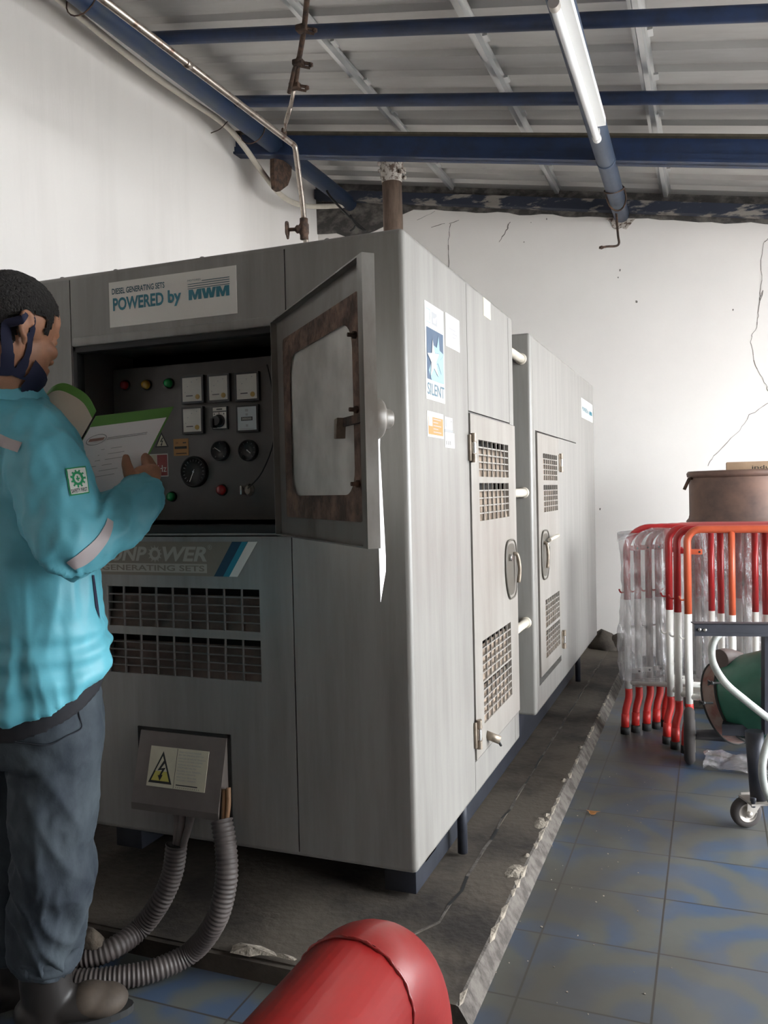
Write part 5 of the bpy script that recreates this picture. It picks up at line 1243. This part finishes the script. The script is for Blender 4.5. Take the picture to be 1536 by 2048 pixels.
# ---- jacket
bm = bmesh.new()
def ring(px, py, dep, hw, hd, tilt=0.0): c = at(px, py, dep); return (c, Ts * hw, Tf * hd + UP * tilt)
loft(bm, [ring(12, 806, 1.79, .090, .080), ring(14, 834, 1.79, .140, .092), ring(18, 866, 1.79, .172, .102), ring(20, 900, 1.79, .188, .112), ring(26, 960, 1.80, .190, .122), ring(36, 1080, 1.81, .190, .128), ring(50, 1210, 1.83, .186, .134), ring(62, 1290, 1.845, .188, .140, .040), ring(70, 1328, 1.85, .190, .140, .068), ring(70, 1358, 1.85, .184, .136, .075)])
chain(bm, [SR + V((0, 0, .005)) - Ts * .03, SR.lerp(ER, .35) - RH * .006, SR.lerp(ER, .75), ER], [.074, .078, .072, .066])
FM = ER.lerp(WR, .5) + V((0, 0, -.012))
chain(bm, [ER, FM, WR + (WR - ER).normalized() * -.012], [.064, .055, .045])
chain(bm, [SLh, EL], [.075, .066]); chain(bm, [EL, WL + (EL - WL) * .12], [.064, .045])
jk = remesh(bm, .0065, 5)
def seg_d(p, a, b):
    ab = b - a; t_ = max(0, min(1, (p - a).dot(ab) / ab.length_squared)); return (p - a - ab * t_).length, t_
axis_u = (ER - SR).normalized(); axis_f = (WR - ER).normalized()
def ridge(v): return 1 - 2.2 * abs(noise.noise(v))
def sstep(a, b, x): x = max(0, min(1, (x - a) / (b - a))); return x * x * (3 - 2 * x)
sd_ = axis_u.cross(axis_f).normalized(); tu = axis_u.cross(sd_).normalized(); tf_ = axis_f.cross(sd_).normalized()
mv = []
for v in jk.vertices:
    p = v.co; d1_, t1 = seg_d(p, SR, ER); d2_, t2 = seg_d(p, ER, WR); q = p - HIPC
    ang = math.atan2(q.dot(Tf), q.dot(Ts))
    kt = .0068 * ridge(V((math.cos(ang) * 2.2, math.sin(ang) * 2.2, p.z * 4.6 + ang * .9))) + .004 * ridge(V((math.cos(ang) * 5, math.sin(ang) * 5, p.z * 5 - ang * 1.2)))
    low_ = sstep(.98, .84, p.z); kt += low_ * .004 * math.sin(p.z * 120 + 4 * noise.noise(p * 6))
    s1 = (p - SR).dot(axis_u); a1 = math.atan2((p - SR).dot(sd_), (p - SR).dot(tu))
    ku = .0125 * ridge(V((s1 * 9 + math.sin(a1) * .8, math.cos(a1) * .9, math.sin(a1) * .9 + 3))) * (.45 + .55 * t1) + .003 * ridge(V((s1 * 20, math.cos(a1) * 2, math.sin(a1) * 2)))
    s2 = (p - ER).dot(axis_f); a2_ = math.atan2((p - ER).dot(sd_), (p - ER).dot(tf_))
    kf = .0120 * ridge(V((s2 * 13 + math.sin(a2_ + 1) * .9, math.cos(a2_) * .8, math.sin(a2_) * .8 + 7))) + .003 * ridge(V((s2 * 26, math.cos(a2_) * 2, math.sin(a2_) * 2)))
    da = min(d1_, d2_); wa_ = sstep(.115, .075, da) * sstep(.02, .09, (p - NB).dot(Ts)); wf = sstep(-.02, .02, d1_ - d2_)
    k = (1 - wa_) * kt + wa_ * (ku * (1 - wf) + kf * wf) + .0035 * noise.noise(p * 18)
    edge = .35 + .65 * sstep(.06, .085, da) if wa_ < .99 and wa_ > .01 else 1
    mv.append(p + v.normal * k * edge)
for v, c in zip(jk.vertices, mv): v.co = c
jk.update(); jb = bvh_of(jk)
jo = link_mesh('jacket', jk, [M['jacket']], person)
def decal(name, quad, nu, nv, m, off=.0022, border=None, parent=None):
    """a patch laid on the jacket: quad = four image corners (tl, tr, br, bl)"""
    mb = MB(); rows = []
    for j in range(nv + 1):
        row = []
        for i in range(nu + 1):
            a, b = i / nu, j / nv
            px = (quad[0][0] * (1 - a) + quad[1][0] * a) * (1 - b) + (quad[3][0] * (1 - a) + quad[2][0] * a) * b
            py = (quad[0][1] * (1 - a) + quad[1][1] * a) * (1 - b) + (quad[3][1] * (1 - a) + quad[2][1] * a) * b
            d = _ray(px, py).normalized(); h = jb.ray_cast(CAM, d)
            row.append(h[0] + h[1] * off if h[0] is not None else None)
        rows.append(row)
    i_ = mb.mi(m); cache = {}
    for j in range(nv):
        for i in range(nu):
            pts = [rows[j][i], rows[j][i + 1], rows[j + 1][i + 1], rows[j + 1][i]]
            if any(p is None for p in pts) or max((p - pts[0]).length for p in pts) > .05: continue
            f = mb.bm.faces.new([cache.setdefault((a, b), mb.bm.verts.new(rows[a][b])) if (a, b) not in cache else cache[(a, b)] for a, b in ((j, i), (j, i + 1), (j + 1, i + 1), (j + 1, i))]); f.material_index = i_; f.smooth = True
    return mb
def strip(edge_a, edge_b, n):
    """band between two image polylines"""
    mb = MB(); A = smooth_path([V((x, y, 0)) for x, y in edge_a], n); B = smooth_path([V((x, y, 0)) for x, y in edge_b], n); rows = []
    for a, b in zip(A, B):
        row = []
        for k in range(5):
            p = a.lerp(b, k / 4); h = jb.ray_cast(CAM, _ray(p.x, p.y).normalized()); row.append(h[0] + h[1] * .0022 if h[0] is not None else None)
        rows.append(row)
    for i in range(len(rows) - 1):
        for k in range(4):
            q = [rows[i][k], rows[i][k + 1], rows[i + 1][k + 1], rows[i + 1][k]]
            if any(p is None for p in q) or max((p - q[0]).length for p in q) > .04: continue
            mb.face(q, 'strip', True)
    return mb
mb = MB(); rows = []
for hh, rad, o_ in ((-.030, 1.30, 0), (.0, 1.20, 0), (.030, 1.06, 0), (.058, .97, 0), (.064, .94, 0), (.058, .91, 0), (.02, .93, 0), (-.02, .98, 0)):
    rows.append([NB + UP * (hh + .014 - (.030 if hh > 0 else .012) * math.cos(a)) + Tf * (.080 * rad * math.cos(a) - .006) + Ts * .074 * rad * math.sin(a) for a in [2 * math.pi * k / 40 for k in range(40)]])
mb.grid(rows, 'jacket', closed_u=True); mb.build('collar', jo)
tag(strip([(133, 1124), (160, 1104), (190, 1078), (208, 1052), (213, 1036)], [(150, 1138), (180, 1122), (208, 1092), (222, 1066), (226, 1044)], 6).build('sleeve_strip', jo, weld=.0005), 'grey reflective strip')
tag(strip([(-30, 858), (0, 868), (22, 878), (46, 886)], [(-30, 884), (0, 893), (18, 899), (36, 906)], 6).build('back_strip', jo, weld=.0005), 'grey reflective strip')
mb = decal('p', [(130, 938), (170, 933), (178, 987), (139, 993)], 16, 20, 'patch_green', .0022); mb.build('sleeve_patch', jo)
mb = decal('p', [(133, 941), (168, 936.5), (175.5, 985), (141.5, 990)], 16, 20, 'patch_white', .0032)
# emblem (green cog with a cross) and the words, laid on the patch
def patch_pt(a, b, off=.0042):
    qd = [(133, 941), (168, 936.5), (175.5, 985), (141.5, 990)]
    px = (qd[0][0] * (1 - a) + qd[1][0] * a) * (1 - b) + (qd[3][0] * (1 - a) + qd[2][0] * a) * b
    py = (qd[0][1] * (1 - a) + qd[1][1] * a) * (1 - b) + (qd[3][1] * (1 - a) + qd[2][1] * a) * b
    h = jb.ray_cast(CAM, _ray(px, py).normalized()); return h[0] + h[1] * off
ca, cb, ra_, rb_ = .50, .42, .33, .27
for k in range(40):
    a0, a1 = 2 * math.pi * k / 40, 2 * math.pi * (k + 1) / 40
    mb.face([patch_pt(ca + ra_ * math.cos(a0), cb + rb_ * math.sin(a0)), patch_pt(ca + ra_ * math.cos(a1), cb + rb_ * math.sin(a1)), patch_pt(ca + .62 * ra_ * math.cos(a1), cb + .62 * rb_ * math.sin(a1)), patch_pt(ca + .62 * ra_ * math.cos(a0), cb + .62 * rb_ * math.sin(a0))], 'patch_green')
for k in range(11):
    a0 = 2 * math.pi * k / 11; dlt = .14
    mb.face([patch_pt(ca + ra_ * .95 * math.cos(a0 - dlt), cb + rb_ * .95 * math.sin(a0 - dlt)), patch_pt(ca + ra_ * .95 * math.cos(a0 + dlt), cb + rb_ * .95 * math.sin(a0 + dlt)), patch_pt(ca + ra_ * 1.28 * math.cos(a0 + dlt * .8), cb + rb_ * 1.28 * math.sin(a0 + dlt * .8)), patch_pt(ca + ra_ * 1.28 * math.cos(a0 - dlt * .8), cb + rb_ * 1.28 * math.sin(a0 - dlt * .8))], 'patch_green')
for (x0, x1, y0, y1) in ((-.035, .035, -.10, .10), (-.11, .11, -.03, .03)): mb.face([patch_pt(ca + a, cb + b) for a, b in ((x0, y0), (x1, y0), (x1, y1), (x0, y1))], 'patch_green')
O = patch_pt(.04, .97, .005); U_ = patch_pt(.96, .97, .005) - O; W2 = patch_pt(.04, .80, .005) - O
mb.text('SAFETY FIRST', (O, U_, W2, (-CF)), 0, 0, 1, 1, 'ink', .002, bold=.02)
tag(mb.build('patch_emblem', jo), 'white patch with a green cog emblem reading SAFETY FIRST')
# black side pocket slit
mb = decal('slit', [(183, 1150), (187, 1150), (199, 1240), (190, 1215)], 6, 16, 'mask', .002); mb.build('pocket_slit', jo)

# ---- t-shirt hem, jeans, boots
bm = bmesh.new(); loft(bm, [ring(66, 1310, 1.85, .172, .128, .05), ring(68, 1375, 1.85, .174, .130, .070), ring(70, 1397, 1.855, .174, .130, .070)])
ts = remesh(bm, .007, 2); link_mesh('tshirt_hem', ts, [M['tshirt']], person)
bm = bmesh.new()
loft(bm, [(HIPC + UP * .07, Ts * .158, Tf * .115), (HIPC, Ts * .165, Tf * .125), (HIPC - UP * .09, Ts * .162, Tf * .125)])
k1, k2, k3 = at(112, 1500, 1.83), at(108, 1600, 1.83), at(104, 1690, 1.83)
chain(bm, [HR - UP * .01, k1, k2, k3, at(108, 1745, 1.84), at(96, 1830, 1.86), at(92, 1890, 1.87)], [.100, .098, .090, .078, .084, .076, .073])
chain(bm, [HL, HL.lerp(KL, .5), KL, KL.lerp(AL, .6), AL + UP * .05], [.098, .092, .080, .078, .074])
je = remesh(bm, .0068, 4)
mv = []
for v in je.vertices:
    p = v.co; low_ = sstep(.66, .30, p.z); c_ = at(104, 1690, 1.83); an = math.atan2((p - c_).dot(FH), (p - c_).dot(RH))
    k = (.004 + .007 * low_) * ridge(V((math.cos(an) * 1.0, math.sin(an) * 1.0, p.z * 9 + an * .45))) + .003 * ridge(V((math.cos(an) * 2, math.sin(an) * 2, p.z * 18 - an)))
    mv.append(p + v.normal * k)
for v, c in zip(je.vertices, mv): v.co = c
je.update(); jo2 = link_mesh('jeans', je, [M['denim']], person)
# turned-up cuffs
for c_ in (at(92, 1900, 1.87), AL + UP * .07):
    bm = bmesh.new(); n = 20
    for k in range(n):
        f_ = lambda a: c_ + RH * .069 * math.cos(a) + FH * .066 * math.sin(a) + UP * .004 * math.sin(2 * a)
        a0, a1 = 2 * math.pi * k / n, 2 * math.pi * (k + 1) / n; capsule(bm, f_(a0), f_(a1), .012, .012, 8); capsule(bm, f_(a0) - UP * .02, f_(a1) - UP * .02, .011, .011, 8)
    cm = remesh(bm, .006, 2)
    cm.transform(Matrix.Translation(ROOT[person.name] - ROOT[jo2.name])); link_mesh('cuff', cm, [M['denim']], jo2)
# back pocket of the jeans
jeb = BVHTree.FromPolygons([v.co + ROOT[jo2.name] for v in je.vertices], [tuple(p.vertices) for p in je.polygons])
mb = MB(); tone = MB()
def on_jeans(px, py, off=.003):
    h = jeb.ray_cast(CAM, _ray(px, py).normalized()); return (h[0] + h[1] * off) if h[0] is not None else None
PQ = [(20, 1425), (152, 1404), (160, 1455), (98, 1486), (30, 1480)]
rows = []
for j in range(11):
    row = []
    for i in range(15):
        a, b = i / 14, j / 10; x = (20 + 132 * a) * (1 - b) + (30 + 130 * a) * b; yb = 1480 + 6 * math.sin(a * 3.0) - (25 * max(0, (a - .5) * 2)); yt = 1432 - 28 * a; y = yt * (1 - b) + yb * b
        row.append(on_jeans(x, y))
    rows.append(row)
i_ = mb.mi('denim')
for j in range(10):
    for i in range(14):
        q = [rows[j][i], rows[j][i + 1], rows[j + 1][i + 1], rows[j + 1][i]]
        if all(p is not None for p in q) and max((p - q[0]).length for p in q) < .06: mb.face(q, 'denim', True)
mb.build('back_pocket', jo2, weld=.0005)
mb = MB()
for path in ([(20, 1426), (60, 1420), (110, 1412), (152, 1404)], [(152, 1404), (156, 1430), (160, 1457), (130, 1472), (98, 1488), (60, 1486), (30, 1480), (24, 1452), (20, 1426)]):
    pts = [on_jeans(x.x, x.y, .0045) for x in smooth_path([V((a, b, 0)) for a, b in path], 6)]; pts = [p for p in pts if p is not None]
    if len(pts) > 2: mb.tube(pts, .0016, 'denim_seam', 6)
mb.build('pocket_seam', jo2)
# boots
for A_, dd in zip((AR, AL), FD):
    side_ = dd.cross(UP).normalized(); g = V((A_.x, A_.y, 0))
    bm = bmesh.new()
    loft(bm, [(g + UP * .0, dd * .055, side_ * .042), (g + UP * .05, dd * .056, side_ * .044), (g + UP * .10 - dd * .004, dd * .056, side_ * .050), (g + UP * .24 - dd * .004, dd * .058, side_ * .054)])
    ellip(bm, g + dd * .06 + UP * .036, (dd * .10, side_ * .046, UP * .038)); ellip(bm, g - dd * .03 + UP * .035, (dd * .045, side_ * .040, UP * .035))
    bt = remesh(bm, .006, 3)
    bob = link_mesh('boot', bt, [M['boot']], person)
    bm = bmesh.new(); ellip(bm, g + dd * .115 + UP * .034, (dd * .058, side_ * .049, UP * .034)); ellip(bm, g + dd * .085 + UP * .042, (dd * .055, side_ * .047, UP * .036)); tm = remesh(bm, .006, 2); link_mesh('toe_cap', tm, [M['boot_tan']], bob)
    mb = MB(); n = 28; out = [g + dd * (.055 + (.128 if math.cos(a) > 0 else .125) * math.cos(a)) + side_ * (.048 - .006 * (math.cos(a) < 0)) * math.sin(a) for a in [2 * math.pi * i / n for i in range(n)]]
    mb.prism(out, (0, 0, .016), 'rubber'); mb.build('sole', bob)

# ---- the pad
t = thing('document_folder', PAD(.5, .5), 'open green-edged folder of white printed sheets held by the person', 'folder')
mb = MB(); mb.prism([PAD(0, 0, -.004), PAD(1, 0, -.004), PAD(1, 1, -.004), PAD(0, 1, -.004)], pn * .004, 'folder_green'); mb.build('folder_cover', t)
mb = MB()
def sag(u, v): return .002 + .010 * (1 - u) ** 2 * 0 + .006 * math.sin(u * 3.1) * (v)
rows = [[PAD(.005 + .965 * i / 12, .115 + .88 * j / 12, sag(i / 12, j / 12)) for i in range(13)] for j in range(13)]; mb.grid(rows, 'paper')
PFm = (PAD(0, 1, .0), pu, -pv, pn)
mb.rect(PFm, .30, .735, .80, .742, 'grey_print', .0085); mb.rect(PFm, .30, .722, .80, .726, 'ink', .0085)
nn = 26; mb.ringpoly(PFm, [(.17 + .12 * math.cos(2 * math.pi * i / nn), .735 + .055 * math.sin(2 * math.pi * i / nn)) for i in range(nn)], [(.17 + .11 * math.cos(2 * math.pi * i / nn), .735 + .048 * math.sin(2 * math.pi * i / nn)) for i in range(nn)], 'grey_print', .0085)
mb.rect(PFm, .08, .722, .26, .75, mat('logo_red_brown', (.42, .24, .20), .7), .0088)
for k in range(6):
    for (a, b) in ((.30, .30 + .09 * random.random()), (.42, .50 + .2 * random.random())): mb.rect(PFm, a, .62 - k * .055, b, .625 - k * .055, 'grey_print', .0085)
tag(mb.build('printed_sheet', t), 'white printed top sheet')
mb = MB()                                          # the cover curled open to the left
tops = smooth_path([at(193, 822, 1.857), at(176, 792, 1.845), at(150, 774, 1.84), at(125, 766, 1.84), at(102, 776, 1.84), at(86, 800, 1.85)], 5)
dvn = pv * .62
g1 = [[p + dvn * (.12 * j / 2) for p in tops] for j in range(3)]; g2 = [[p + dvn * (.12 + .88 * j / 8) for p in tops] for j in range(9)]
mb.grid(g1, 'folder_green'); mb.grid(g2, 'paper_cream')
tag(mb.build('curled_page', t), 'cream page curled over to the left with a green top edge')
